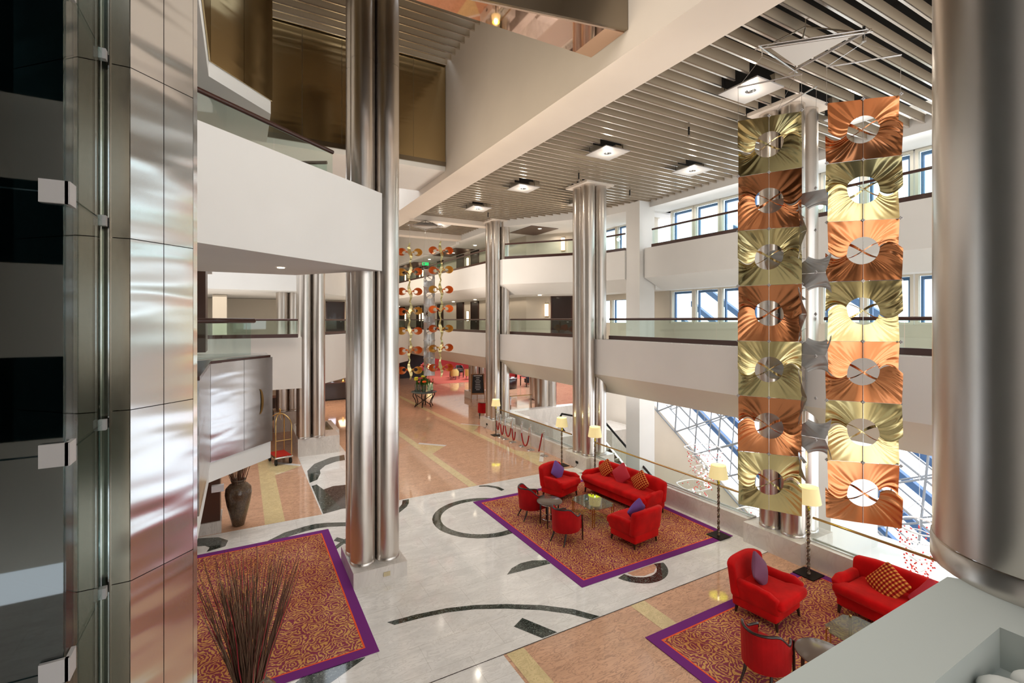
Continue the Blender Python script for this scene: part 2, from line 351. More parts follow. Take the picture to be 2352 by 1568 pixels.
f.flat([(4.6, 8.36), (4.8, 8.53), (5.07, 8.62), (5.33, 8.6), (5.6, 8.46), (5.6, 8.3)], .004)
band([(6.35, 13.28), (6.6, 13.18), (6.8, 12.9), (6.85, 12.6)], [(6.28, 13.2), (6.5, 13.08), (6.67, 12.85), (6.72, 12.55)])
band([(4.13, 13.25), (4.05, 12.98), (3.91, 12.74), (3.6, 12.42), (3.2, 12.2)], [(3.95, 13.25), (3.85, 12.98), (3.74, 12.82), (3.5, 12.58), (3.15, 12.4)])
band([(.5, 12.3), (.9, 12.62), (1.36, 12.75), (1.62, 12.78), (1.9, 12.70), (2.4, 12.45)], [(.6, 12.15), (1.0, 12.35), (1.35, 12.45), (1.6, 12.48), (1.85, 12.45), (2.3, 12.25)])
band([(-.95, 13.3), (-.45, 13.1), (-.25, 12.8), (-.3, 12.5)], [(-1.1, 12.9), (-.7, 12.75), (-.6, 12.6), (-.65, 12.4)])
f.mt('green_marble').flat([(1.85, 11.6), (2.12, 11.22), (2.25, 11.3), (1.95, 11.75)], .004)
f.flat([(1.85, 11.15), (2.2, 11.5), (2.15, 11.62), (1.78, 11.25)], .0045)
band([(3.38, 18.81), (2.86, 18.68), (2.25, 18.13), (1.94, 17.4), (1.9, 16.85), (1.86, 16.09)], [(3.28, 18.1), (2.97, 18.05), (2.56, 17.75), (2.32, 17.28), (2.29, 16.91), (2.11, 16.29)])
f.mt('dark_marble').flat([(2.36, 13.45), (2.6, 13.4), (2.71, 14.6), (2.9, 15.34), (2.45, 15.43), (2.15, 15.26)], .004)
f.mt('green_marble').flat([(1.87, 13.33), (2.36, 13.45), (2.15, 15.26), (2.03, 15.83), (1.88, 15.75)], .0042)
band([(.5, 7.2), (.79, 7.41), (1.2, 7.4), (1.62, 7.36)], [(.4, 6.8), (.8, 6.95), (1.1, 7.08), (1.62, 7.34)])
ring(7.05, 7.35, .42, .64, 195, 345); f.mt('pink_marble').flat([(6.72, 7.24), (6.75, 7.1), (6.95, 6.99), (7.21, 7.0), (7.40, 7.12), (7.46, 7.24)], .0035)
f.mt('green_marble').flat([(9.7, 12.76), (10.15, 12.76), (10.15, 12.3)], .004)
struct('floor', f, label='polished marble floor with pink fields, white band and dark inlays')
g = MB(); g.box(10.3, 20, -8, 21.6, -5.3, -5.05); g.prism([(10.3, 21.65), (17.3, 21.65), (26, 31), (26, 46), (10.3, 46)], -.5, -.01); struct('floor_lower', g, 'cream_marble')
# carpet field of the restaurant
g = MB(); g.box(13.4, 26, 36, 45.5, 0, .012); tag(g.build('carpet', 'red_carpet'), 'patterned red and gold restaurant carpet beyond the far columns', 'carpet')

# ================================================================ CEILINGS
def slatfield(name, x0, xr, ys, z, sp=.3, h=.21, gaps=()):
    s = MB(); y = ys[0]
    while y < ys[1]:
        a, b = x0, xr(y)
        segs = [(a, b)]
        for gx, gy, gs in gaps:
            if abs(y - gy) < gs:
                new = []
                for p, q in segs:
                    if gx - gs > p and gx + gs < q: new += [(p, gx - gs), (gx + gs, q)]
                    else: new.append((p, q))
                segs = new
        for p, q in segs:
            s.mt('slat').add([(p, y, z + .01), (q, y, z + .01), (q, y, z + h), (p, y, z + h), (p, y + .02, z + .01), (q, y + .02, z + .01), (q, y + .11, z + h), (p, y + .11, z + h)],
                             [(0, 1, 2, 3), (5, 4, 7, 6), (4, 0, 3, 7), (1, 5, 6, 2), (2, 6, 7, 3)])
            s.mt('slat_edge').box(p, q, y - .008, y + .03, z - .012, z + .012)
        y += sp
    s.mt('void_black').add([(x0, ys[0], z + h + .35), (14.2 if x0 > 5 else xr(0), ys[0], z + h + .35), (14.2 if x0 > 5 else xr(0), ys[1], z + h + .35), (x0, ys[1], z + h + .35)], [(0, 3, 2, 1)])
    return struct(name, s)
def xr(y): return 14.05 if y < 14.2 else (13.6 if y < 15.6 else (13.6 - (y - 15.6) * 2.9 / 4.2 if y < 19.8 else 10.7))
LP = [(8.75, 5.95), (8.65, 10.07), (8.45, 14.2), (8.4, 17.7), (8.3, 21.7), (11.9, 10.0), (11.9, 5.6), (11.6, 15.0)]
gaps = [(x, y, .40) for x, y in LP] + [(10.6, yy, .62) for yy in (6.3, 13.3, 20.2)]
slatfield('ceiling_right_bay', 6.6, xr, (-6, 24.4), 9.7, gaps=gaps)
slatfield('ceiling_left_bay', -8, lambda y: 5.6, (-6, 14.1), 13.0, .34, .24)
b = MB()
b.box(5.6, 6.6, -6, 45, 9.5, 13.4); struct('ceiling_beam', b, 'warm_soffit')
b = MB(); b.box(6.6, 11.2, 20.6, 21.1, 9.52, 9.98); b.box(6.6, 11.2, 24.4, 25.0, 9.45, 12.2); struct('ceiling_cross_beam', b, 'warm_soffit')
b = MB(); b.box(14.05, 15.6, -6, 14.2, 9.5, 9.9); b.prism([(10.55, 45), (10.55, 20.0), (13.3, 15.8), (13.55, 14.2), (16, 14.2), (16, 45)], 9.42, 9.9); b.box(10.5, 10.7, 25, 45, 9.3, 12.3); b.box(5.6, 10.7, 25, 46, 12.1, 12.3)
struct('ceiling_gallery', b, 'white_plaster')
# dark coffers in the gallery ceiling
b = MB()
for (x0, x1, y0, y1) in ((11.3, 12.6, 27, 31), (11.3, 12.6, 35, 39), (11.7, 13.2, 18.9, 21.0)): b.box(x0, x1, y0, y1, 9.40, 9.425)
struct('trim_coffer', b, 'wood_panel')
# column heads (square plaster caps let into the slats)
b = MB()
for yy in (6.3, 13.3, 20.2): b.box(10.02, 11.2, yy - .6, yy + .6, 9.66, 9.74)
struct('trim_column_cap', b, 'warm_soffit')

# ================================================================ SWEPT BALCONIES
def offs(poly, d):
    out = []
    for i, p in enumerate(poly):
        p = Vector(p)
        def nrm(a, b): t = (Vector(b) - Vector(a)).normalized(); return Vector((t.y, -t.x))
        if i == 0: n = nrm(poly[0], poly[1]); out.append(p + n * d)
        elif i == len(poly) - 1: n = nrm(poly[-2], poly[-1]); out.append(p + n * d)
        else:
            n1 = nrm(poly[i - 1], poly[i]); n2 = nrm(poly[i], poly[i + 1]); n = (n1 + n2).normalized(); out.append(p + n * (d / max(.4, n.dot(n1))))
    return out
def sweep(mb, poly, prof, close=True):
    rows = []
    for d, z in prof:
        rows.append([(q.x, q.y, z) for q in offs(poly, d)])
    vs = [p for r in rows for p in r]; n = len(poly); k = len(prof); fs = []
    for i in range(k if close else k - 1):
        j = (i + 1) % k
        for a in range(n - 1): fs.append((i * n + a, i * n + a + 1, j * n + a + 1, j * n + a))
    fs.append(tuple(i * n for i in range(k))); fs.append(tuple(i * n + n - 1 for i in range(k))[::-1])
    mb.add(vs, fs); return mb
def rail(label, poly, zc, zh, off=.42, gl='glass_green', post=1.6, wood='wood'):
    """wooden curb, frameless glass and wooden handrail following a balcony edge"""
    t = thing('balustrade', label, 'balustrade', (poly[0][0], poly[0][1], zc))
    T = Matrix.Translation((-poly[0][0], -poly[0][1], -zc))
    c = MB(); c.T = T; sweep(c, poly, [(off - .05, zc + .002), (off - .05, zc + .13), (off + .07, zc + .13), (off + .07, zc + .002)]); c.build('curb', wood, t)
    h = MB(); h.T = T; q = offs(poly, off); h.tube([(p.x, p.y, zh) for p in q], .038, 10); h.build('handrail', wood, t)
    for i in range(len(q) - 1):
        a, b = q[i], q[i + 1]; n = max(1, round((b - a).length / post)); d = (b - a) / n; u = d.normalized()
        for k in range(n):
            p, r = a + d * k + u * .008, a + d * (k + 1) - u * .008
            nn = Vector((u.y, -u.x)) * .006; g = MB(); g.T = T
            g.prism([tuple(p - nn), tuple(r - nn), tuple(r + nn), tuple(p + nn)], zc + .131, zh - .036); g.build('glass_pane', gl, t)
    return t
right2 = [(10.5, 46), (10.5, 0)]
# travelling towards the camera (-Y) the offset normal must point to +X: nrm=(t.y,-t.x) of (0,-1) = (-1,0) -> flip with negative offsets
right2 = right2[::-1]   # +Y travel: normal (1,0)
s2 = MB(); sweep(s2, right2, [(0, 4.4), (0, 3.22), (.5, 2.77), (.8, 2.5), (4.85, 2.5), (4.85, 3.95), (.46, 3.95), (.46, 4.4), (.36, 4.4), (.36, 4.3), (.06, 4.3), (.06, 4.4)])
struct('wall_balcony_second_level', s2, 'white_plaster', 'white parapet of the second level gallery on the right')
right3a = [(13.7, 0), (13.7, 13.8)]; right3b = [(13.42, 14.6), (13.2, 15.9), (10.5, 19.5), (10.5, 46)]
s3 = MB(); sweep(s3, right3a, [(0, 7.85), (0, 6.7), (1.0, 6.25), (1.65, 6.25), (1.65, 7.4), (.46, 7.4), (.46, 7.85)])
sweep(s3, right3b, [(0, 7.85), (0, 6.7), (.8, 6.25), (1.2, 6.25), (1.2, 7.4), (.46, 7.4), (.46, 7.85)])
s3.prism([(14.3, 13.8), (15.6, 13.8), (15.6, 46), (11.5, 46), (11.5, 20.2), (14.2, 16.2)], 6.26, 7.4)
struct('wall_balcony_third_level', s3, 'white_plaster', 'white parapet of the third level gallery on the right')
for (a, bq, lb) in ((0, 5.7, 'nearest, behind the hanging strips'), (7.0, 12.6, 'between the two nearer columns'), (14.0, 19.5, 'between the middle and the far column'), (20.9, 45, 'running away past the far column')):
    rail('wood and glass second level balustrade ' + lb, [(10.5, a), (10.5, bq)], 4.4, 5.08)
rail('wood and glass third level balustrade in front of the long window row', [(13.7, 0), (13.7, 13.5)], 7.85, 8.55, .12)
rail('wood and glass third level balustrade on the angled gallery corner', [(13.42, 14.7), (13.2, 15.9), (10.5, 19.4)], 7.85, 8.55, .15)
rail('wood and glass third level balustrade running away to the far end', [(10.5, 20.9), (10.5, 45)], 7.85, 8.55, .15)
pb = MB()
for i in range(900):
    y = random.uniform(1, 19.5) ; pb.ball((10.5 + random.uniform(.09, .33), y, 4.33 + random.uniform(0, .05)), random.uniform(.02, .04), 5, (1, 1.3, .7))
tag(pb.build('pebbles', 'pebble'), 'white pebbles lying in the planter trough of the right second level parapet', 'pebbles', kind='stuff')
# square pier
p = MB(); p.box(13.5, 14.3, 13.85, 14.6, -5.05, 9.7); p.box(13.6, 16.1, 6.95, 7.7, -5.05, 2.5); p.box(13.6, 14.4, .2, 1, -5.05, 2.5)
struct('wall_pier', p, 'white_plaster', 'square white pier rising through the gallery levels')

# right outer wall with window rows
wl = MB(); X0, X1 = 15.3, 15.6
wl.box(X0, X1, -6, 14.0, 2.5, 4.93); wl.box(X0, X1, -6, 14.0, 6.27, 8.0); wl.box(X0, X1, -6, 14.8, 9.5, 13)
wl.box(X0, X1, 14.0, 16.4, 2.5, 8.0); wl.box(X0, X1, 14.9, 16.0, 8, 9.5); wl.box(X0, X1, 16.4, 18.8, 2.5, 4.93); wl.box(X0, X1, 16.4, 18.8, 6.0, 8); wl.box(X0, X1, 14.8, 19, 9.4, 13); wl.box(X0, X1, 18.4, 19, 2.5, 9.5)
struct('wall_right', wl, 'beige_wall')
wl = MB(); A = Vector((15.5, 18.5)); B = Vector((13.0, 21.4))
wl.prism([(15.6, 18.5), (15.3, 18.3), (12.85, 21.3), (12.85, 46), (13.1, 46), (13.1, 21.5)], 2.5, 9.45); struct('wall_gallery', wl, 'beige_wall')
wn = [0]
def window_proto(h):
    o = MB(); W = 1.13
    for (a, b_, c, d) in ((0, .07, 0, h), (W - .07, W, 0, h), (.07, W - .07, 0, .06), (.07, W - .07, h - .07, h)): o.mt('window_frame').box(-.03, .08, a, b_, c, d)
    for (a, b_, c, d) in ((.07, .16, .06, h - .07), (.16, W - .07, h - .16, h - .07), (W - .13, W - .07, .06, h - .16)): o.mt('blue_frame').box(.12, .2, a, b_, c, d)
    r = o.build('window_1'); r['kind'] = 'structure'
    g = MB(); g.box(.02, .03, .07, W - .07, .06, h - .07); g.build('pane', 'glass', r); return r
W2 = window_proto(1.34); W3 = window_proto(1.5); first = {id(W2): 1, id(W3): 1}
def place_window(w_, y, z):
    wn[0] += 1
    o = w_ if first.pop(id(w_), 0) else dup(w_)
    o.location = (X0 + .05, y, z); o.name = 'window_%d' % wn[0]
    return o
y = 14.0 - 1.17
while y > -6:
    place_window(W2, y, 4.93); place_window(W3, y, 8.0); y -= 1.17
for y in (16.45, 17.62): place_window(W2, y, 4.80)
place_window(W3, 16.1, 8.0); place_window(W3, 17.25, 8.0)

# doors and sconces along the gallery wall
dn = [0]
def door(x, y, z, rz, h=2.25, label=None):
    dn[0] += 1
    o = MB(); o.mt('dark_wood').box(-.5, .5, -.05, .02, 0, h); o.mt('wood').box(-.56, -.5, -.07, .02, 0, h + .06); o.box(.5, .56, -.07, .02, 0, h + .06); o.box(-.56, .56, -.07, .02, h, h + .06)
    r = o.build('door_%d' % dn[0]); r['kind'] = 'structure'; r.location = (x, y, z); r.rotation_euler = (0, 0, rz)
    k = MB(); k.tube([(.38, -.06, 1.0), (.38, -.11, 1.0), (.28, -.11, 1.0)], .012, 6); k.build('door_handle', 'chrome', r)
for z in (3.96, 7.41):
    for y in (27.5, 29.8, 33.5, 36.9, 38.4, 43.0): door(12.84, y, z, -PI / 2, 2.1 if z > 5 else 2.2)
door(14.05, 19.82, 3.96, math.radians(-50.8)); 
sc = MB(); sc.mt('sconce_glow').box(-.09, .09, -.10, -.03, 0, .62); sc2 = MB(); sc2.mt('brass').box(-.11, .11, -.03, 0, -.06, .68)
def sconce(x, y, z, rz, label):
    t = thing('wall_sconce', label, 'wall lamp', (x, y, z), rz, 'glowing sconces on the gallery walls')
    d = MB(); d.box(-.09, .09, -.10, -.03, 0, .62); d.build('diffuser', 'sconce_glow', t)
    d = MB(); d.box(-.10, .10, -.03, -.005, -.04, .66); d.build('back_plate', 'brass', t)
for lv, z in (('second', 5.0), ('third', 8.45)):
    for y, w_ in ((28.5, 'first'), (37.3, 'second'), (38.0, 'third'), (42.0, 'last')): sconce(12.84, y, z, -PI / 2, 'glowing tall sconce on the %s level gallery wall, %s beyond the far column' % (lv, w_))
sconce(13.55, 20.42, 5.25, math.radians(-50.8), 'glowing tall sconce beside the brown door of the second level')
sconce(14.1, 19.76, 8.55, math.radians(-50.8), 'glowing tall sconce alone on the angled third level wall')
t = thing('exit_sign', 'green emergency exit sign under the third level gallery ceiling', 'sign', (12.2, 35.0, 9.2))
g = MB(); g.box(-.25, .25, -.02, .02, 0, .22); g.build('sign_panel', 'exit_green', t)
g = MB(); g.box(-.19, -.05, -.03, -.02, .05, .17); g.tube([(.02, -.03, .11), (.18, -.03, .11)], .012, 4); g.tube([(.12, -.03, .16), (.18, -.03, .11), (.12, -.03, .06)], .012, 4); g.build('symbol', 'white_metal', t)
# small gallery downlights
k = 0
for z in (6.24, 9.41):
    for (x, y) in ((11.6, 22.5), (11.9, 25.5), (11.8, 33), (11.9, 41), (12.0, 29), (12.4, 19.3), (14.6, 15.6)):
        k += 1
        d = MB(); d.cyl(0, 0, -.012, 0, .085, 12); o = d.build('downlight', 'lamp_white'); o.location = (x, y, z)
        tag(o, 'small round downlight in the gallery ceilings on the right', 'ceiling light', 'small gallery downlights')

d = MB(); d.cyl(0, 0, -.012, 0, .06, 14); o = d.build('downlight', 'lamp_white'); o.location = (.63, 9.6, 6.0)
tag(o, 'small round downlight in the underside of the big white angled parapet', 'ceiling light')
# ================================================================ LEFT BALCONIES, BRIDGE, BULKHEADS
a3 = MB()
a3.prism([(-1.41, 6.45), (2.27, 9.46), (1.98, 9.72), (1.0, 11.1), (-3.0, 11.1), (-3.0, 6.33)], 6.0, 6.35)
a3.prism([(-1.3, 6.33), (2.38, 9.34), (2.27, 9.46), (-1.41, 6.45)], 6.0, 7.5)
a3.prism([(-1.55, 6.6), (2.05, 9.62), (1.0, 11.1), (-3.0, 11.1), (-3, 6.6)], 6.35, 7.02)
struct('wall_bridge_balcony', a3, 'white_plaster', 'big white angled parapet in front of the central column')
rail('wood and glass balustrade above the big white angled parapet', [(-1.2, 6.45), (1.9, 9.05)][::-1], 7.3, 8.2, .62)
t = thing('railing', 'dark rail seen behind the big angled parapet left of the column', 'railing', (1.5, 10.2, 7.02)); b.T = None
bb = MB(); bb.tube([(0, 0, 1.18), (-1.3, .75, 1.18)], .035, 8); bb.build('handrail', 'wood', t)
g = MB(); g.prism([(0, 0), (-1.3, .75), (-1.3, .765), (0, .015)], .002, 1.15); g.build('glass_pane', 'glass_green', t)
c = MB(); c.prism([(-1.5, 6.4), (-.42, 6.4), (-.42, 8.73), (.49, 9.78), (.49, 11.4), (-3, 11.4), (-3, 6.4)], 2.86, 4.36)
def steel_box(z0, z1, zs, m, label, name, moon=False):
    t = thing(name, label, 'balcony box', (-.42, 8.73, z0)); O = Vector((-.42, 8.73)); U = Vector((.91, 1.05)).normalized(); Ln = 1.39
    T = Matrix.Translation((.42, -8.73, -z0))
    bk = MB(); bk.T = T; bk.prism([(-.43, 6.4), (-.43, 8.735), (.475, 9.78), (.475, 11.4), (-3, 11.4), (-3, 6.4)], zs, z1 - .01); bk.build('body', 'white_plaster', t)
    for i in range(2):
        p = MB(); p.T = T; a = O + U * (Ln * i / 2 + .004); e = O + U * (Ln * (i + 1) / 2 - .004); n = Vector((U.y, -U.x)) * .02
        p.prism([tuple(a), tuple(a + n), tuple(e + n), tuple(e)], z0, z1); p.build('front_panel', m, t)
    p = MB(); p.T = T; p.box(-.425, -.405, 6.4, 8.72, z0, z1); p.build('side_panel', m, t)
    if moon:
        c = O + U * (Ln * .74); n = Vector((U.y, -U.x)) * .03; mm = MB(); mm.T = T; pr = []
        for k in range(13): th = math.radians(-75 + 150 * k / 12); pr.append((.17 * math.sin(th) , .2, th))
        vs = []; 
        for k in range(13):
            th = math.radians(-80 + 160 * k / 12); zz = .225 * math.sin(th)
            x1 = .10 * math.cos(th) + .02; x2 = x1 - .05 * math.cos(th) - .004
            for xx in (x2, x1):
                q = c + U * xx + n; vs.append((q.x, q.y, 3.62 + zz))
        mm.add(vs, [(2 * k, 2 * k + 1, 2 * k + 3, 2 * k + 2) for k in range(12)]); mm.build('crescent_emblem', 'brass', t)
    return t
t2 = steel_box(2.86, 4.38, 2.55, 'box_steel', 'brushed steel clad balcony front with a crescent emblem above the tall vase', 'balcony_box', True)
p = MB(); p.T = Matrix.Translation((.42, -8.73, -2.86)); p.prism([(-.4, 6.4), (-.4, 8.72), (.47, 9.74), (.3, 9.85), (-.6, 8.85), (-.6, 6.4)], 4.375, 4.42); p.build('wood_top', 'wood', t2)
steel_box(9.03, 12.4, 8.8, 'bronze_panel', 'dark bronze clad balcony box hanging at the top left', 'balcony_box')
# glass and rail on the lower steel box
t = thing('balustrade', 'brown handrail with glass ending above the steel clad balcony front', 'balustrade', (-.9, 8.6, 4.38))
h = MB(); h.tube([(-1.6, -.2, .66), (0, .05, .66), (.75, .95, .66), (1.1, 1.35, .66)], .045, 10); h.ball((1.1, 1.35, .66), .045, 10); h.build('handrail', 'wood', t)
g = MB(); g.prism([(0, .05), (1.05, 1.3), (1.06, 1.29), (.01, .04)], .04, .63); g.build('glass_pane', 'glass_green', t)
# brown timber wall left, behind the steel box
b = MB(); b.box(-1.6, -.62, 11.5, 12.2, 4.4, 6.3); struct('wall_timber', b, 'wood_panel')
# second level: parapet along X up to column B, diagonal beyond, and third level above
def wallseg(mb, a, b_, th, z0, z1):
    a = Vector(a); b_ = Vector(b_); u = (b_ - a).normalized(); n = Vector((-u.y, u.x)) * th
    mb.prism([tuple(a), tuple(b_), tuple(b_ + n), tuple(a + n)], z0, z1)
b = MB(); wallseg(b, (-8, 19.2), (1.95, 19.2), .5, 2.55, 4.42); wallseg(b, (2.75, 20.0), (9.0, 29.0), .5, 2.55, 4.45); b.prism([(-8, 19.7), (2.0, 19.7), (8.6, 29.0), (8.6, 46), (-8, 46)], 2.6, 3.95)
struct('wall_balcony_left', b, 'white_plaster', 'white parapet of the second level gallery on the left')
rail('wood and glass balustrade on the left second level, left of the rear column', [(-8, 19.2), (1.8, 19.2)][::-1], 4.42, 5.06, -.25)
rail('wood and glass balustrade on the left second level, right of the rear column', [(9.0, 29.0), (2.85, 20.15)], 4.45, 5.06, .25)
b = MB(); wallseg(b, (-8, 22.5), (2.4, 22.5), .5, 6.3, 7.9); wallseg(b, (2.75, 23.2), (9.0, 32.2), .5, 6.3, 7.9); b.prism([(-8, 23), (2.3, 23), (8.6, 32.2), (8.6, 46), (-8, 46)], 6.32, 7.4)
struct('wall_balcony_upper_left', b, 'white_plaster', 'white parapet of the third level gallery on the left')
b = MB(); b.box(-8, 9, 32, 32.3, 4, 6.3); b.box(-8, 9, 34, 34.3, 7.4, 9.6); b.box(-8, 10, 36, 36.3, 0, 2.6); b.box(-1.2, -.6, 27.5, 28.1, 3.95, 6.3); struct('wall_left_gallery', b, 'beige_wall')
b = MB(); b.box(-8, 5.6, 22, 46, 9.6, 9.9); struct('ceiling_rear_left', b, 'warm_soffit')
door(5.2, 31.97, 3.96, 0, 2.2); door(7.0, 31.97, 3.96, 0, 2.2)
sconce(6.0, 31.99, 5.0, 0, 'glowing sconce left of the pair on the left second level back wall'); sconce(6.35, 31.99, 5.0, 0, 'glowing sconce right of the pair on the left second level back wall')
# bronze clad bulkhead at the end of the left bay
b = MB(); b.mt('white_plaster').box(-.62, 5.59, 14.18, 16.8, 9.72, 13.2)
b.mt('bronze_panel')
for i in range(6):
    xa = -.62 + i * 1.035; b.box(xa + .003, xa + 1.03, 14.15, 14.18, 10.0, 13.05)
b.mt('dark_steel').box(-.62, 5.59, 14.13, 14.19, 9.86, 9.998); struct('wall_bronze_bulkhead', b, label='mirror polished bronze clad bulkhead above the left gallery')
b = MB(); b.box(-8, -.62, 14.0, 14.2, 6.2, 13.2); struct('wall_left_rear', b, 'white_plaster')
# mirror copper underside of the box at the top centre
b = MB(); b.mt('mirror_copper').prism([(1.0, 7.02), (5.58, 6.95), (5.58, 6.08), (1.0, 7.0)], 9.85, 9.86)
b.prism([(1.0, 7.0), (5.58, 6.08), (5.58, 6.95)], 9.849, 9.855)
b.mt('dark_steel').prism([(1.0, 7.03), (5.59, 6.96), (5.59, 6.0), (1.0, 6.95)], 9.862, 13.0)
struct('ceiling_copper_box', b, label='polished copper underside and grey sides of the box above the hall')
# far end and outer walls
b = MB(); b.box(-8.2, 31, 46, 46.3, -1, 14); struct('wall_far', b, 'beige_wall')
b = MB(); b.box(-8.3, -8, -8, 46, -1, 14); struct('wall_left', b, 'white_plaster')
b = MB(); b.prism([(17.3, 21.6), (26, 31), (26, 46), (26.3, 46), (26.3, 30.9), (17.5, 21.4)], -5, 3.6); struct('wall_restaurant', b, 'red_wall')
b = MB(); b.box(10.3, 26, 21.62, 21.64, -5, -.02); b.box(10.3, 10.5, -8, 21.6, -5, -.01); struct('wall_void', b, 'kerb_marble')
b = MB()
for x in range(-8, 16, 2): b.box(x - .05, x + .05, -8.1, -8, 0, 13)
for z in (0.1, 2.6, 4.2, 6.3, 7.8, 9.8, 12.9): b.box(-8, 16, -8.1, -8, z - (.35 if z in (2.6, 6.3, 9.8) else .05), z + .08)
struct('window_back_wall', b, 'window_frame')
b = MB(); b.box(-8, 0.2, -8, -7.5, 0, 13); b.box(-8, 15, -7.9, -7.5, 2.6, 4.3); b.box(-8, 15, -7.9, -7.5, 6.2, 7.9); b.box(-8, 15, -7.9, -7.5, 9.6, 13); struct('wall_behind', b, 'beige_wall')

# ================================================================ COLUMNS
def column(label, cx, cy, zt, base=.45, D=.46, plinth=None, joints=True, sub=.5):
    t = thing('column', label, 'column', (cx, cy, 0)); h = sub / 2
    for dx, dy in ((-h, -h), (h, -h), (h, h), (-h, h)):
        m = MB(); z = base + .06; m.lathe([(D / 2 + .005, base), (D / 2 + .005, base + .06), (D / 2, base + .062)], (dx, dy, 0), 32)
        zz = [base + .062]
        while zz[-1] + 2.45 < zt: zz.append(zz[-1] + 2.45)
        zz.append(zt);
        for i in range(len(zz) - 1):
            m.lathe([(D / 2, zz[i]), (D / 2, zz[i + 1] - .005)], (dx, dy, 0), 40); m.lathe([(D / 2 - .003, zz[i + 1] - .005), (D / 2 - .003, zz[i + 1])], (dx, dy, 0), 40)
        m.build('tube', 'column_steel', t)
    if plinth:
        p = MB(); p.box(*[q - c for q, c in zip(plinth, (cx, cx, cy, cy))], 0, base); p.build('plinth', 'kerb_marble', t)
    return t
cA = column('tallest clustered steel column on the low marble plinth, centre of the hall', 2.34, 9.96, 13.2, .29, .47, (1.84, 2.87, 9.31, 10.6), sub=.48)
s = MB(); s.box(.06, .19, -.665, -.65, .10, .18); s.build('floor_socket', 'socket', cA)
column('clustered steel column on the planter plinth behind the luggage cart', 2.32, 19.72, 13.0, .66, .46, (1.83, 3.3, 19.3, 20.3))
column('clustered steel column half hidden behind the luggage cart', 1.9, 24.6, 13.0, .9, .46, (1.3, 2.5, 24.0, 25.2))
cE = column('clustered steel column behind the hanging metal strips', 10.6, 6.3, 9.66, .45, .46, (10.0, 11.2, 5.68, 6.98))
cC = column('clustered steel column behind the red sofa group', 10.6, 13.3, 9.66, .45, .46, (10.0, 11.2, 12.7, 13.95))
cD = column('clustered steel column beside the rope posts', 10.6, 20.2, 9.66, .45, .46, (10.0, 11.2, 19.55, 20.85))
for c_ in (cC, cD):
    s = MB(); s.box(-.612, -.60, -.15, -.01, .16, .24); s.tube([(-.615, -.08, .18), (-.64, -.1, .1), (-.66, 0, .01), (-.64, .2, .01)], .006, 5); s.build('socket', 'black', c_)
column('short steel column on a white plinth behind the chalkboards', 13.5, 28.6, 2.5, .45, .46, (12.85, 14.1, 28.0, 29.2))
column('pale steel column at the far edge of the void', 14.5, 22.0, 2.5, .05, .5)
column('second pale steel column beyond the void', 16.6, 26.0, 2.5, .05, .5)
column('steel column beside the camera at the right edge', 2.03, .13, 11.0, 4.4, .47)
# planter frame behind the plinth of the rear left column
t = thing('planter', 'white marble planter frame behind the rear left column', 'planter', (2.6, 21.4, 0))
p = MB(); p.box(-.76, .86, -1.1, -.95, 0, .65); p.box(-.76, .86, .8, 1.0, 0, .65); p.box(-.76, -.6, -.95, .8, 0, .65); p.box(.66, .86, -.95, .8, 0, .65); p.build('frame', 'kerb_marble', t)
p = MB(); p.box(-.6, .66, -.95, .8, 0, .45); p.build('filling', 'cream_marble', t)

# ================================================================ KERB, GLASS AND BRASS RAIL
for (a, bq, lb) in ((-2, 5.68, 'behind the nearer sofa group'), (6.98, 12.7, 'behind the far sofa group'), (13.95, 19.55, 'behind the rope posts')):
    t = thing('void_balustrade', 'low marble kerb with glass and brass rail ' + lb, 'balustrade', (10.15, a, 0)); n = bq - a
    k = MB(); k.box(0, .34, 0.001, n - .001, 0, .48); k.build('kerb', 'kerb_marble', t)
    k = MB(); k.box(.12, .155, 0.01, n - .01, .48, .50); k.box(.255, .285, .01, n - .01, .48, .50); k.build('channel', 'chrome', t)
    r = MB(); r.tube([(.2, .05, .95), (.2, n - .05, .95)], .024, 10); r.build('brass_rail', 'brass', t)
    m_ = max(1, round(n / 1.15))
    for i in range(m_):
        g = MB(); g.box(.2, .212, n * i / m_ + .006, n * (i + 1) / m_ - .006, .481, .925); g.build('glass_pane', 'glass', t)

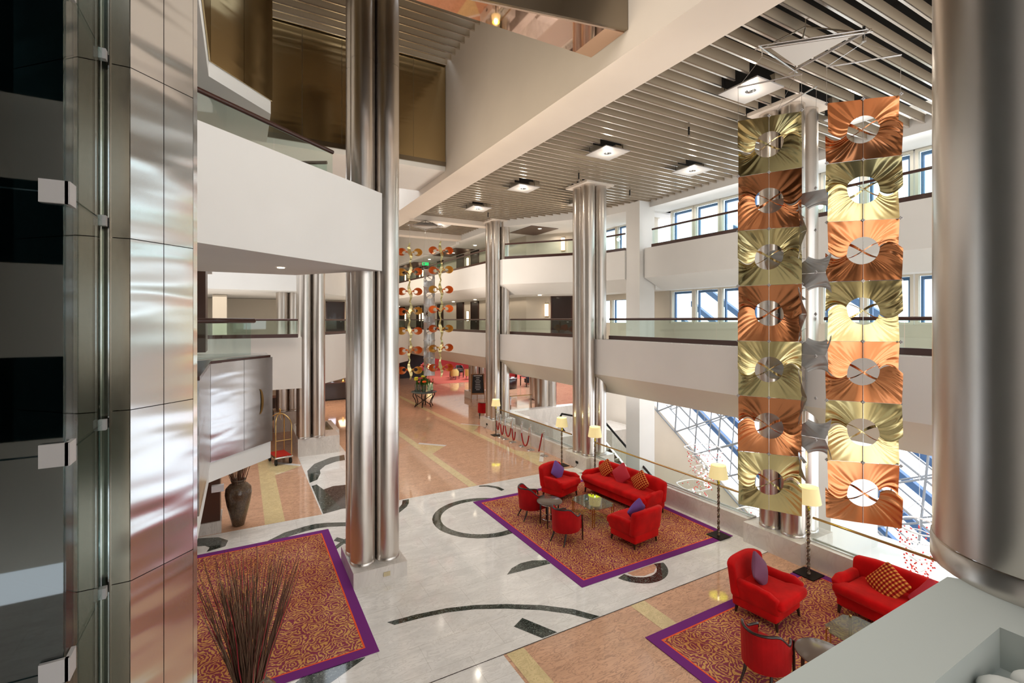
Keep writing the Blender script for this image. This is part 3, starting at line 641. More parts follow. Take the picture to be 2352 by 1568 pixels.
# ================================================================ VOID: facade, escalator, chandeliers
XF = 17.0
b = MB()
def E(y): return .77 + (y - 16.3) * .70    # raked lower edge of the glazing
yz = [(8.06, -5), (21.6, -5), (21.6, 2.5), (18.77, 2.5)]
b.add([(XF + .15, y_, z_) for y_, z_ in yz] + [(XF + .45, y_, z_) for y_, z_ in yz], [(0, 3, 2, 1), (4, 5, 6, 7), (0, 1, 5, 4), (1, 2, 6, 5), (2, 3, 7, 6), (3, 0, 4, 7)])
struct('wall_void_side', b, 'cream_wall')
def lattice(name, x, y0, y1, z1, sp, r, m, depth=0, low=None):
    o = MB(); n = int((y1 - y0) / sp)
    ang = math.atan(.70); 
    # family 1 parallel to the raked edge, family 2 rising the other way, family 3 near level
    def clip(p, d):
        pts = []
        t = -40.0
        while t < 40:
            y = p[0] + d[0] * t; z = p[1] + d[1] * t
            ok = y0 < y < y1 and max(E(y), -4.4) - .02 <= z <= z1 + .01
            pts.append((ok, y, z)); t += .08
        run = None; last = None
        for ok, y, z in pts:
            if ok and run is None: run = (y, z)
            if not ok and run is not None: o.tube([(x, *run), (x, *last)], r, 5); run = None
            last = (y, z)
    d1 = (math.cos(ang), math.sin(ang)); nrm_ = (-d1[1], d1[0])
    for k in range(0, 12): clip((16.3 + nrm_[0] * sp * k * .86, .77 + nrm_[1] * sp * k * .86), d1)
    d2 = (math.cos(ang + PI / 3), math.sin(ang + PI / 3)); d3 = (math.cos(ang - PI / 3), math.sin(ang - PI / 3))
    for k in range(-18, 12):
        q = (16.3 + d1[0] * sp * k, .77 + d1[1] * sp * k); clip(q, d2); clip(q, d3)
    return o.build(name, m)
t = thing('window_99', None, None, (0, 0, 0)); t['kind'] = 'structure'
lo = lattice('front_lattice', XF, 0, 16.6, 2.6, 1.3, .034, 'lattice_grey'); lo.parent = t
lo = lattice('rear_lattice', XF + .9, 0, 16.6, 3.2, 1.3, .026, 'lattice_grey'); lo.parent = t
o = MB(); ang = math.atan(.70)
for k in range(1, 10):
    q = (16.3 - math.sin(ang) * .95 * k, .77 + math.cos(ang) * .95 * k)
    a0 = (q[0] - math.cos(ang) * 18, q[1] - math.sin(ang) * 18); a1 = (q[0] + math.cos(ang) * 2, q[1] + math.sin(ang) * 2)
    o.add([(XF + 1.0, a0[0], a0[1] - .13), (XF + 1.0, a1[0], a1[1] - .13), (XF + 1.0, a1[0], a1[1] + .13), (XF + 1.0, a0[0], a0[1] + .13), (XF + 1.2, a0[0], a0[1] - .13), (XF + 1.2, a1[0], a1[1] - .13), (XF + 1.2, a1[0], a1[1] + .13), (XF + 1.2, a0[0], a0[1] + .13)],
          [(0, 3, 2, 1), (4, 5, 6, 7), (0, 1, 5, 4), (3, 7, 6, 2), (0, 4, 7, 3), (1, 2, 6, 5)])
o.build('blue_beam', 'blue_frame', t)
# pale blocks and landing at the far side of the void
b = MB(); b.box(15.3, 16.9, 17.5, 19.5, -5, -.2); b.box(11.6, 12.0, 17.0, 21.6, -5, .45); b.box(12.0, 17, 21.2, 21.7, -1.1, .42); b.box(13.4, 17, 20.4, 21.3, -5, -1.0)
struct('wall_landing', b, 'kerb_marble')
t = thing('escalator', 'escalator descending into the void behind the middle column', 'escalator', (12.5, 16.6, 0))
sl = math.tan(math.radians(30)); Ln = 8.6
for xx in (0, 1.15):
    bal = MB(); bal.add([(xx, 0, -.3), (xx, -Ln, -.3 - Ln * sl), (xx, -Ln, .1 - Ln * sl), (xx, 0, .1), (xx + .1, 0, -.3), (xx + .1, -Ln, -.3 - Ln * sl), (xx + .1, -Ln, .1 - Ln * sl), (xx + .1, 0, .1)], [(0, 1, 2, 3), (7, 6, 5, 4), (3, 2, 6, 7), (0, 4, 5, 1), (0, 3, 7, 4), (1, 5, 6, 2)]); bal.build('skirt', 'column_steel', t)
    g = MB(); g.add([(xx + .05, 0, .1), (xx + .05, -Ln, .1 - Ln * sl), (xx + .05, -Ln, .85 - Ln * sl), (xx + .05, 0, .85)], [(0, 1, 2, 3)]); g.build('glass_side', 'glass_green', t)
    hr = MB(); hr.tube([(xx + .05, .9, .1), (xx + .05, 1.25, .3), (xx + .05, 1.3, .6), (xx + .05, 1.1, .85), (xx + .05, 0, .92), (xx + .05, -Ln, .9 - Ln * sl)], .045, 8); hr.build('handrail', 'rubber', t)
stp = MB()
for i in range(30): y = -i * .29; stp.box(.1, 1.15, y - .29, y, y * sl - .18, y * sl)
stp.build('steps', 'dark_steel', t)
def chandelier(label, x, y, z, R=.66, tiers=4, H=1.5, seed=1):
    rnd = random.Random(seed)
    t = thing('chandelier', label, 'chandelier', (x, y, z), 0, 'red bead chandeliers in the void')
    for i in range(tiers):
        rr = R * (1 - .2 * i); zz = -H * i / tiers; m = MB()
        m.tube([(rr * math.cos(a), rr * math.sin(a), zz + .03 * math.sin(3 * a)) for a in [2 * PI * k / 28 for k in range(28)]], .010 if i else .02, 5, closed=True); m.build('ring', 'white_wire', t)
    wire = MB(); wire.tube([(0, 0, 0.0), (0, 0, 2.6 - z)], .006, 4)
    for k in range(3): a = k * 2 * PI / 3; wire.tube([(R * math.cos(a), R * math.sin(a), 0), (0, 0, .6)], .005, 4)
    wire.build('wire', 'chrome', t)
    bd = MB(); stem = MB()
    for i in range(100):
        u = rnd.random(); a = rnd.uniform(0, 2 * PI); rr = (R * (1 - .75 * u)) * rnd.uniform(.75, 1.1); zz = -H * u - .05
        bd.ball((rr * math.cos(a), rr * math.sin(a), zz), .022, 5)
        if i % 2 == 0: stem.tube([(rr * math.cos(a), rr * math.sin(a), zz), (rr * .35 * math.cos(a + .5), rr * .35 * math.sin(a + .5), zz + .03)], .004, 3)
    b_ = bd.build('bead', 'bead_red', t); b_['kind'] = 'stuff'; stem.build('stem', 'white_wire', t)
    bl = MB(); bl.ball((0, 0, 0), .028, 6); b0 = None
    for i in range(26):
        a = rnd.uniform(0, 2 * PI); u = rnd.random(); rr = .32 * rnd.random() * (1 - u * .5)
        if b0 is None: b0 = o = bl.build('bulb', 'lamp_white', t)
        else: o = b0.copy(); col.objects.link(o)
        o.location = (rr * math.cos(a), rr * math.sin(a), -H * .25 - H * .7 * u)
    return t
chandelier('red bead chandelier with the big white ring, hanging left of the strips', 14.5, 11.65, .43, .68, 4, 1.4, 3)
chandelier('lower red bead chandelier just under the big ringed one', 13.4, 11.2, -.55, .55, 3, .9, 4)
chandelier('small distant red bead chandelier beside the white pier', 15.6, 15.8, .3, .45, 4, 1.6, 5)
chandelier('red bead chandelier partly hidden by the left strip', 13.6, 9.3, -.9, .5, 3, .8, 6)
chandelier('red bead chandelier seen right of the right strip', 13.5, 5.0, .35, .5, 5, 1.2, 7)
chandelier('red bead chandelier seen in the gap between the strips', 14.2, 7.9, -.7, .55, 3, 1.0, 8)
b = MB(); b.box(14.0, 17, 0, 8.5, -1.7, -1.5); b.box(14.0, 17, 0, 8.5, -2.5, -2.35); struct('trim_landing', b, 'white_plaster')
#PART2
# ================================================================ DOWNLIGHT PLATES, SPRINKLERS
names = ['nearest, just above the left hanging strip', 'in the second row beside the white beam', 'above the middle column, left', 'above the far column, left', 'last small one before the cross beam', 'nearest the long window row', 'behind the right hanging strip', 'right of the middle column head']
def plate(x, y, z, label):
    t = thing('downlight_plate', label, 'ceiling light', (x, y, z), 0, 'square downlight plates under the slats'); S = .42
    p = MB(); n = 24; ri = .10
    inner = [(ri * math.cos(2 * PI * k / n), ri * math.sin(2 * PI * k / n)) for k in range(n)]
    outer = []
    for k in range(n):
        c, s_ = math.cos(2 * PI * k / n), math.sin(2 * PI * k / n); q = S / max(abs(c), abs(s_)); outer.append((c * q, s_ * q))
    for zz, fl in ((0, 1), (.025, 0)):
        vs = [(a, b, zz) for a, b in inner] + [(a, b, zz) for a, b in outer]
        p.add(vs, [((k, (k + 1) % n, n + (k + 1) % n, n + k) if fl else (k, n + k, n + (k + 1) % n, (k + 1) % n)) for k in range(n)])
    p.add([(a, b, 0) for a, b in outer] + [(a, b, .025) for a, b in outer], [(k, (k + 1) % n, n + (k + 1) % n, n + k) for k in range(n)])
    p.build('plate', 'plate_grey', t)
    r = MB(); r.lathe([(.10, 0), (.095, .05), (.06, .09)], n=20); r.build('reflector', 'chrome', t)
    l = MB(); l.cyl(0, 0, .055, .06, .075, 16); l.build('lamp', 'lamp_white', t)
    w_ = MB()
    for sx in (-.38, .38): w_.tube([(sx, .3, .02), (sx, .3, .3)], .008, 4)
    w_.build('hanger', 'black', t)
    point('downlight', (x, y, z - .25), 12, .09)
for (x, y), nm in zip(LP, names): plate(x, y, 9.56, 'square grey downlight plate in the slatted ceiling, ' + nm)
for (x, y, z, nm) in ((8.6, 3.9, 9.5, 'nearest the right column'), (9.4, 8.0, 9.5, 'right of the white beam'), (9.3, 12.2, 9.5, 'in the middle of the slats'), (4.4, 10.6, 12.8, 'in the upper left slats'), (9.3, 18.6, 9.5, 'far back above the cross beam'), (12.1, 12.9, 9.5, 'beside the white pier')):
    t = thing('sprinkler', 'small black ceiling sprinkler ' + nm, 'sprinkler', (x, y, z)); m = MB(); m.cyl(0, 0, 0, .2, .022, 8); m.build('pipe', 'black', t); m = MB(); m.cyl(0, 0, -.04, 0, .035, 8); m.build('head', 'chrome', t)

# ================================================================ HANGING METAL STRIPS
def panel_mesh(a, h, hole, amp, flip, seed):
    rnd = random.Random(seed); ph = rnd.uniform(-.25, .25); m = MB(); n = 224; R_ = 10; vs = []
    def half(th): c, s_ = math.cos(th), math.sin(th); return 1 / max(abs(c) / a, abs(s_) / h)
    for up in (0, 1):
        b0 = len(m.v); vs = []
        for i in range(n // 2 + 1):
            th = PI * up + PI * i / (n // 2)
            for j in range(R_ + 1):
                s_ = j / R_; rr = hole * (1 - s_) + half(th) * s_
                x, z = rr * math.cos(th), rr * math.sin(th); sd = math.cos(th)
                side = abs(sd) ** 2.2; q = math.sin(PI * .5 * s_)
                y = amp * (.25 + .75 * q) * side * (1 if sd > 0 else -1) * (1 if up else -1) * flip
                fl_ = .5 + .5 * math.sin(3.1 * th + 5 * ph)
                y += (.25 + .75 * s_) * side * .010 * (math.sin(th * 22 + ph) * fl_ + .5 * math.sin(th * 39 + 3 * ph) * (1 - fl_)) * (1 - s_ ** 6)
                edge = min(i, n // 2 - i) / (n / 4)
                z += (.10 * flip * math.exp(-edge * 3.2)) * math.sin(PI * (.15 + .85 * s_)) * (1 if sd > 0 else -1) * (-1 if up else -1)
                vs.append((x, y, z))
        fs = [(i * (R_ + 1) + j, i * (R_ + 1) + j + 1, (i + 1) * (R_ + 1) + j + 1, (i + 1) * (R_ + 1) + j) for i in range(n // 2) for j in range(R_)]
        m.add(vs, fs, True)
    return m
def ribbon_mesh(hole, flip, w_=.016):
    m = MB()
    for sg, yy in ((1, .05), (-1, -.05)):
        vs = []; n = 20
        for i in range(n + 1):
            s_ = i / n; x = -hole * 1.15 + 2.3 * hole * s_; z = sg * flip * hole * .55 * math.sin((s_ - .5) * PI) ; tw = PI * .9 * (s_ - .5) * sg; y = yy * math.cos((s_ - .5) * PI)
            ww = w_ * (1 + .9 * abs(2 * s_ - 1))
            if sg < 0: ww *= .4
            vs += [(x, y - ww * math.sin(tw), z - ww * math.cos(tw)), (x, y + ww * math.sin(tw), z + ww * math.cos(tw))]
        m.add(vs, [(2 * i, 2 * i + 2, 2 * i + 3, 2 * i + 1) for i in range(n)], True)
    return m
def strip(label, left, right, ztop, ph, mats, zbar, hang, amp=.085, hole=.20):
    lx, ly = left; rx, ry = right; cx, cy = (lx + rx) / 2, (ly + ry) / 2; W = math.hypot(rx - lx, ry - ly); rz = math.atan2(ry - ly, rx - lx)
    t = thing('hanging_strip', label, 'hanging sculpture', (cx, cy, ztop), rz, 'metal strips hanging from the tripod frames')
    for i, mn in enumerate(mats):
        fl = 1 if i % 2 else -1
        p = panel_mesh(W / 2, ph / 2 - .002, hole, amp, fl, i); o = p.build('panel', mn, t); o.location = (0, 0, -ph * (i + .5))
        r = ribbon_mesh(hole, fl); q = r.build('ribbon', 'silver_sheet' if mn == 'silver_sheet' else mn, o)
        for xx in (-W / 2, 0, W / 2):
            c = MB(); zt = -ph * i
            for dx in (-.014, .014): c.ball((xx + dx, -.01, zt), .013, 6); 
            for dz in (-.014, .014): c.ball((xx, -.01, zt + dz), .013, 6)
            c.build('clip', 'plate_grey', t)
    s = MB(); H = ph * len(mats)
    s.tube([(0, -.012, 0), (0, -.012, -H)], .0045, 4); s.build('centre_wire', 'chrome', t)
    b = MB(); zb = zbar - ztop
    b.tube([(-W / 2 - .01, 0, zb), (W / 2 + .01, 0, zb)], .011, 6); b.build('spreader_bar', 'chrome', t)
    b = MB(); T = Matrix.Rotation(-rz, 4, 'Z'); hq = T @ Vector((hang[0] - cx, hang[1] - cy, hang[2] - ztop))
    for sx in (-1, 1): b.tube([(sx * W / 2, 0, zb), (sx * W / 2, 0, 0)], .003, 4); b.tube([(sx * W / 2, 0, zb), tuple(hq)], .003, 4)
    b.build('wire', 'chrome', t); return t
cornL, cornR, cornF = (7.02, 4.58, 9.25), (7.95, 3.60, 9.25), (8.12, 4.72, 9.25)
def tripod(label, c3, apex, ztop):
    cx = sum(c[0] for c in c3) / 3; cy_ = sum(c[1] for c in c3) / 3; z = c3[0][2]
    t = thing('tripod_frame', label, 'hanging frame', (cx, cy_, z)); P = [Vector((c[0] - cx, c[1] - cy_, 0)) for c in c3]
    for i in range(3):
        a, b_ = P[i], P[(i + 1) % 3]; d = (b_ - a).normalized() * .1; r = MB()
        nn = Vector((d.y, -d.x, 0)).normalized() * .02; r.tube([a - d, b_ + d], .014, 8); r.tube([a - d * .3 + nn + Vector((0, 0, .035)), b_ + d * .3 + nn + Vector((0, 0, .035))], .010, 8); r.build('frame_bar', 'chrome', t)
        r = MB(); r.tube([a, Vector((0, 0, apex - z))], .012, 8); r.build('leg_bar', 'dark_steel', t)
        r = MB(); r.tube([a, a - Vector((0, 0, .12))], .008, 5); r.build('hook', 'chrome', t)
    p = MB(); q = [v * .80 for v in P]; p.prism([(v.x, v.y) for v in q], .01, .03); p.build('plate', 'matte_silver', t)
    p = MB(); e = [q[0] * .98, q[1] * .98]; up = Vector((0, 0, .22)); inn = (P[2] - (P[0] + P[1]) / 2).normalized() * .18
    vs = [e[0] + Vector((0, 0, .03)), e[1] + Vector((0, 0, .03)), e[1] * .6 + inn + up, e[0] * .6 + inn + up]; p.add(vs + [v + Vector((0, 0, .01)) for v in vs], [(0, 1, 2, 3), (7, 6, 5, 4), (0, 4, 5, 1), (3, 2, 6, 7)]); p.build('reflector_plate', 'plate_grey', t)
    p = MB(); p.tube([(0, 0, apex - z), (0, 0, ztop - z)], .008, 5); p.build('suspension', 'chrome', t); return t
tripod('steel tripod frame with grey triangular plate near the right column, holding the strips', [cornL, cornR, cornF], 9.64, 9.9)
cb, bc = ['copper_sheet', 'brass_sheet'], ['brass_sheet', 'copper_sheet']
strip('left strip of seven alternating brass and copper square sheets, brass on top', (6.99, 4.97), (7.45, 4.22), 8.25, .883, (bc * 4)[:7], 8.80, (7.02, 4.58, 9.12))
strip('right strip of seven alternating copper and brass square sheets, copper on top', (7.66, 3.97), (8.24, 3.27), 8.29, .888, (cb * 4)[:7], 8.85, (7.95, 3.60, 9.12))
strip('silver grey strip seen nearly edge on between the two coloured strips', (7.66, 4.72), (7.40, 3.98), 7.0, .62, ['silver_sheet'] * 7, 8.5, (8.12, 4.72, 9.12), .26, .16)
# far sculpture seen edge on: curled leaves
tripod('small distant steel tripod frame with triangular plate above the flower table', [(6.47, 20.6, 9.2), (7.72, 20.1, 9.2), (7.40, 21.2, 9.2)], 9.5, 9.52 + .0)
def leafstrip(label, x, y, ztop, ph, n, ms, rz):
    t = thing('hanging_strip', label, 'hanging sculpture', (x, y, ztop), rz, 'metal strips hanging from the tripod frames')
    st = MB(); 
    for i in range(n):
        z0 = -ph * (i + .5)
        vs = []
        for k in range(13):
            s_ = k / 12; z = z0 + ph / 2 - ph * s_; wv = .03 + .05 * math.sin(PI * s_) ** 2
            dx = .05 * math.sin(2 * PI * s_) * (1 if i % 2 else -1)
            vs += [(dx - wv, 0, z), (dx + wv, .04, z)]
        st.add(vs, [(2 * k, 2 * k + 1, 2 * k + 3, 2 * k + 2) for k in range(12)], True)
    st.build('stem', 'brass_sheet', t)
    for i in range(n):
        z0 = -ph * (i + .5)
        for sg in (-1, 1):
            m = MB(); vs = []; K = 14; J = 6; cx = sg * .34; r0 = .20
            for k in range(K + 1):
                a = -PI * .95 + 2 * PI * .95 * k / K
                for j in range(J + 1):
                    u = j / J; rr = r0 * (1 - .55 * u)
                    vs.append((cx + sg * rr * math.cos(a) * 1.0 - sg * .16 * u * 0.6, -.12 + .26 * u, z0 + rr * math.sin(a) * .85 + .02 * sg * (i % 2)))
            m.add(vs, [(k * (J + 1) + j, k * (J + 1) + j + 1, (k + 1) * (J + 1) + j + 1, (k + 1) * (J + 1) + j) for k in range(K) for j in range(J)], True)
            # neck to the stem
            vs = []
            for k in range(9):
                u = k / 8; x_ = sg * (.03 + .16 * u); z = z0 + .0 + .07 * math.sin(PI * u) - .10 * (1 - u); vs += [(x_, -.05, z - .035), (x_, .05, z + .035)]
            m.add(vs, [(2 * k, 2 * k + 1, 2 * k + 3, 2 * k + 2) for k in range(8)], True)
            m.build('curled_leaf', ms[(i + (sg > 0)) % len(ms)], t)
    w_ = MB(); w_.tube([(0, 0, 0), (0, 0, 9.2 - ztop)], .004, 4); w_.build('wire', 'chrome', t); return t
leafstrip('distant strip of curled copper and brass leaves, left of the flower table axis', 6.47, 20.6, 8.45, .86, 7, ['copper_deep', 'brass_deep', 'copper_deep'], -.33)
leafstrip('distant strip of curled copper and brass leaves, right of the flower table axis', 7.72, 20.1, 8.55, .86, 7, ['copper_deep', 'copper_deep', 'brass_deep'], -.33)
t = strip('distant silver grey strip between the curled leaf strips', (7.15, 20.75), (7.62, 20.59), 7.35, .80, ['silver_sheet'] * 6, 8.0, (7.35, 21.1, 9.1), .22, .14)

# ================================================================ RUGS
def rug(label, x0, x1, y0, y1):
    m = MB(); cx, cy_ = (x0 + x1) / 2, (y0 + y1) / 2; hx, hy = (x1 - x0) / 2, (y1 - y0) / 2
    def rg(ax, ay, bx, by, z):
        for P in ([(-ax, -ay), (ax, -ay), (bx, -by), (-bx, -by)], [(ax, -ay), (ax, ay), (bx, by), (bx, -by)], [(ax, ay), (-ax, ay), (-bx, by), (bx, by)], [(-ax, ay), (-ax, -ay), (-bx, -by), (-bx, by)]): m.flat(P, z)
    m.mt('rug_purple'); rg(hx, hy, hx - .17, hy - .17, .014)
    m.add([(sx * hx, sy * hy, z) for z in (.004, .014) for sx, sy in ((-1, -1), (1, -1), (1, 1), (-1, 1))], [(i, (i + 1) % 4, 4 + (i + 1) % 4, 4 + i) for i in range(4)])
    m.mt('rug_orange'); rg(hx - .17, hy - .17, hx - .195, hy - .195, .014)
    m.mt('rug_roses'); m.flat([(-hx + .195, -hy + .195), (hx - .195, -hy + .195), (hx - .195, hy - .195), (-hx + .195, hy - .195)], .014)
    o = m.build('rug'); o.location = (cx, cy_, 0); return tag(o, label, 'rug', 'rose patterned rugs with purple borders')
rug('gold rose rug with purple border under the far red sofa group', 5.61, 10.02, 7.26, 12.15)
rug('gold rose rug with purple border at the bottom left beside the column plinth', -3.6, 1.84, 7.38, 12.3)
rug('gold rose rug with purple border under the nearer red sofa group', 5.6, 10.05, .8, 5.62)

# ================================================================ UPHOLSTERY
RZ = .014
def seat_thing(name, label, cat, loc, rz, W, D, group, back_h=.84):
    t = thing(name, label, cat, (loc[0], loc[1], RZ), rz, group); hw = W / 2
    b = MB(); b.rbox((0, .02, .27), (hw - .05, D / 2 - .07, .15), .04, 8); b.build('seat_base', 'red_velvet', t)
    def crown(x, y, z):
        if z > 0: z += .025 * max(0, 1 - (x / hw) ** 2)
        k = max(0, min(1, (-y - D / 2 + .34) / .1)); x = x * (1 + k * (.12 / (hw - .14)))
        return x, y - .02 * (1 - (x / hw) ** 2) * (1 if y < 0 else 0), z
    b = MB(); b.rbox((0, -.07, .43), (hw - .14, D / 2 - .05, .075), .06, 12, crown); b.build('seat_cushion', 'red_velvet', t)
    bh = (back_h - .30) / 2
    def bk(x, y, z):
        k = (z + bh) / (2 * bh); q = max(0, 1 - (abs(x) / hw) ** (3 if W < 1.5 else 10))
        z += .04 * k * q; y += .15 * k; y -= .09 * (abs(x) / hw) ** 4 * k
        return x, y, z
    b = MB(); b.rbox((0, D / 2 - .13, .28 + bh), (hw, .085, bh), .06, 14, bk); b.build('backrest', 'red_velvet', t)
    for sg in (-1, 1):
        def am(x, y, z, sg=sg): return x + sg * .22 * (z + .15) * (1.0 if y < 0 else .6), y, z - .05 * (y < -.2) * max(0, z) / .17
        b = MB(); b.rbox((sg * (hw - .10), -.05, .43), (.065, D / 2 - .10, .18), .055, 10, am); b.build('arm', 'red_velvet', t)
    for sx in (-1, 1):
        for sy in (-1, 1):
            l = MB(); l.tube([(sx * (hw - .10), sy * (D / 2 - .12), .14), (sx * (hw - .09), sy * (D / 2 - .10), 0)], [.034, .02], 6); l.build('leg', 'dark_wood', t)
    return t
def pillow(label, mt_, parent_loc, rz, lx, ly, z, lean=.35, roll=PI / 4, s=.21, yaw=0):
    def f_(x, y, z): 
        e = 1 - .62 * max(abs(x), abs(z)) / s * (abs(x) * abs(z) / s / s) ** .15; return x * (1 + .06 * abs(z) / s), y * max(.12, (1 - (x / s) ** 2 * .72) * (1 - (z / s) ** 2 * .72) + .1), z * (1 + .06 * abs(x) / s)
    m = MB(); m.rbox((0, 0, 0), (s, .10, s), .05, 12, f_); o = m.build('cushion', mt_)
    R_ = Matrix.Rotation(rz, 4, 'Z'); p = R_ @ Vector((lx, ly, 0))
    o.matrix_world = Matrix.Translation((parent_loc[0] + p.x, parent_loc[1] + p.y, z + RZ)) @ Matrix.Rotation(rz + yaw, 4, 'Z') @ Matrix.Rotation(-lean, 4, 'X') @ Matrix.Rotation(roll, 4, 'Y')
    return tag(o, label, 'cushion', 'loose cushions on the red seats')
A1 = ((7.98, 11.35), math.radians(18)); A2 = ((7.86, 8.25), math.radians(186)); A3 = ((7.88, 5.05), math.radians(6))
seat_thing('armchair', 'red velvet armchair with a violet cushion at the far corner of the far rug', 'armchair', *A1, .90, .86, 'red velvet armchairs')
seat_thing('armchair', 'red velvet armchair turned with its back to the viewer, right of the glass table', 'armchair', *A2, .92, .88, 'red velvet armchairs')
seat_thing('armchair', 'red velvet armchair with a plum cushion on the nearer rug', 'armchair', *A3, .93, .90, 'red velvet armchairs')
S1 = ((9.22, 10.15), math.radians(-86)); S3 = ((9.32, 3.35), math.radians(-90))
seat_thing('sofa', 'long red velvet sofa against the kerb with three cushions', 'sofa', *S1, 2.45, .86, 'red velvet sofas', .80)
seat_thing('sofa', 'red velvet sofa partly cut off by the grey ledge at the right', 'sofa', *S3, 2.4, .88, 'red velvet sofas', .80)
pillow('violet satin cushion on the far red armchair', 'purple_cushion', A1[0], A1[1], .02, .10, .69, .30)
pillow('plum cushion peeping over the back of the turned armchair', 'purple_cushion', A2[0], A2[1], .05, .12, .74, .30)
pillow('plum cushion standing on its point in the nearer armchair', 'plum_cushion', A3[0], A3[1], -.05, .10, .72, .30, PI / 4, .22, .2)
pillow('orange checked cushion at the far end of the long sofa', 'check_cushion', S1[0], S1[1], -.72, .10, .70, .3)
pillow('plain rose cushion in the middle of the long sofa', 'rose_cushion', S1[0], S1[1], -.08, .06, .72, .3, PI / 4, .235)
pillow('orange checked cushion at the near end of the long sofa', 'check_cushion', S1[0], S1[1], .58, .08, .70, .3, PI / 4, .22)
pillow('large orange checked cushion on the cut off sofa', 'check_cushion', S3[0], S3[1], -.55, .05, .67, .55, .5, .235, -.15)
pillow('rose cushion lying lower beside the checked one on the cut off sofa', 'rose_cushion', S3[0], S3[1], .05, .08, .66, .5, .55, .23, .1)

def tub(label, loc, rz, z=RZ, fab='red_fabric', grp='small tub chairs with wooden rims', s=1.0):
    t = thing('tub_chair', label, 'chair', (loc[0], loc[1], z), rz, grp); t.scale = (s, s, s)
    n = 24; rx, ry = .31, .31; amax = math.radians(128)
    def sec(k):
        a = -amax + 2 * amax * k / n; u = abs(a) / amax; e = .79 - .20 * (0 if u < .42 else (1 - math.cos(PI * min(1, (u - .42) / .38))) / 2)
        return rx * math.sin(a), ry * math.cos(a) - .02 + .05 * (1 - u), e, a
    vs = []; b = MB()
    for k in range(n + 1):
        x, y, e, a = sec(k); dx, dy = math.sin(a), math.cos(a)
        lean = .05 * math.cos(a)
        for (o_, zz, lf) in ((0, .27, 0), (.0, e, 1), (-.05, e, 1), (-.05, .27, 0)): vs.append((x + dx * o_, y + dy * o_ + lean * lf, zz))
    fs = [(k * 4 + j, k * 4 + (j + 1) % 4, (k + 1) * 4 + (j + 1) % 4, (k + 1) * 4 + j) for k in range(n) for j in range(4)] + [(0, 1, 2, 3), (n * 4 + 3, n * 4 + 2, n * 4 + 1, n * 4)]
    b.add(vs, fs, False); b.build('backrest', fab, t)
    r = MB(); pts = []
    for k in range(n + 1): x, y, e, a = sec(k); pts.append((x - .025 * math.sin(a), y - .025 * math.cos(a) + .05 * math.cos(a), e + .008))
    x, y, e = pts[0][0], pts[0][1], pts[0][2]; pts = [(x, y - .02, e - .05)] + pts; x, y, e = pts[-1]; pts.append((x, y - .02, e - .05))
    r.tube(pts, .021, 8); r.build('wooden_rim', 'dark_wood', t)
    def ft(x, y, z): k = max(0, (y + .05) / .3); return x * (1 - .25 * k), y, z
    c = MB(); c.rbox((0, -.06, .41), (.25, .25, .06), .045, 8, ft); c.build('seat', fab, t)
    c = MB(); c.rbox((0, -.03, .32), (.25, .24, .06), .03, 6, ft); c.build('seat_base', fab, t)
    for sx in (-1, 1):
        l = MB(); l.tube([(sx * .25, -.27, .58), (sx * .25, -.28, .3), (sx * .255, -.28, 0)], [.018, .022, .014], 6); l.build('front_leg', 'dark_wood', t)
        l = MB(); l.tube([(sx * .17, .20, .30), (sx * .18, .24, .15), (sx * .20, .32, 0)], [.024, .022, .014], 6); l.build('rear_leg', 'dark_wood', t)
    return t
tub('red tub chair with dark wooden rim left of the round table on the far rug', (6.50, 10.48), math.radians(82 + 0))
tub('red tub chair with wooden rim in front of the round table, far rug', (6.50, 9.0), math.radians(104))
tub('large red tub chair with dark wooden rim at the bottom, on the nearer rug', (6.40, 4.12), math.radians(98))
tub('red tub chair standing alone at the foot of the rope post column', (11.0, 22.5), math.radians(150), 0)

def round_table(label, x, y, z=RZ):
    t = thing('round_table', label, 'table', (x, y, z), 0, 'dark round side tables')
    m = MB(); m.lathe([(.0, .60), (.30, .60), (.315, .59), (.315, .575), (.30, .565), (0, .565)], n=36); m.build('tabletop', 'dark_steel' if 0 else 'table_top', t)
    m = MB(); m.tube([(.23 * math.cos(a), .23 * math.sin(a), .53) for a in [2 * PI * k / 24 for k in range(24)]], .016, 6, closed=True); m.build('upper_ring', 'chrome', t)
    m = MB(); m.tube([(.19 * math.cos(a), .19 * math.sin(a), .17) for a in [2 * PI * k / 24 for k in range(24)]], .010, 6, closed=True); m.build('lower_ring', 'chrome', t)
    for k in range(4):
        a = PI / 4 + k * PI / 2; l = MB(); l.tube([(.22 * math.cos(a), .22 * math.sin(a), .565), (.23 * math.cos(a), .23 * math.sin(a), 0)], [.028, .018], 4, smooth=False); l.build('leg', 'dark_wood', t)
round_table('dark round side table between the two tub chairs', 6.63, 9.88)
round_table('dark round side table cut off by the grey ledge', 6.76, 3.57)
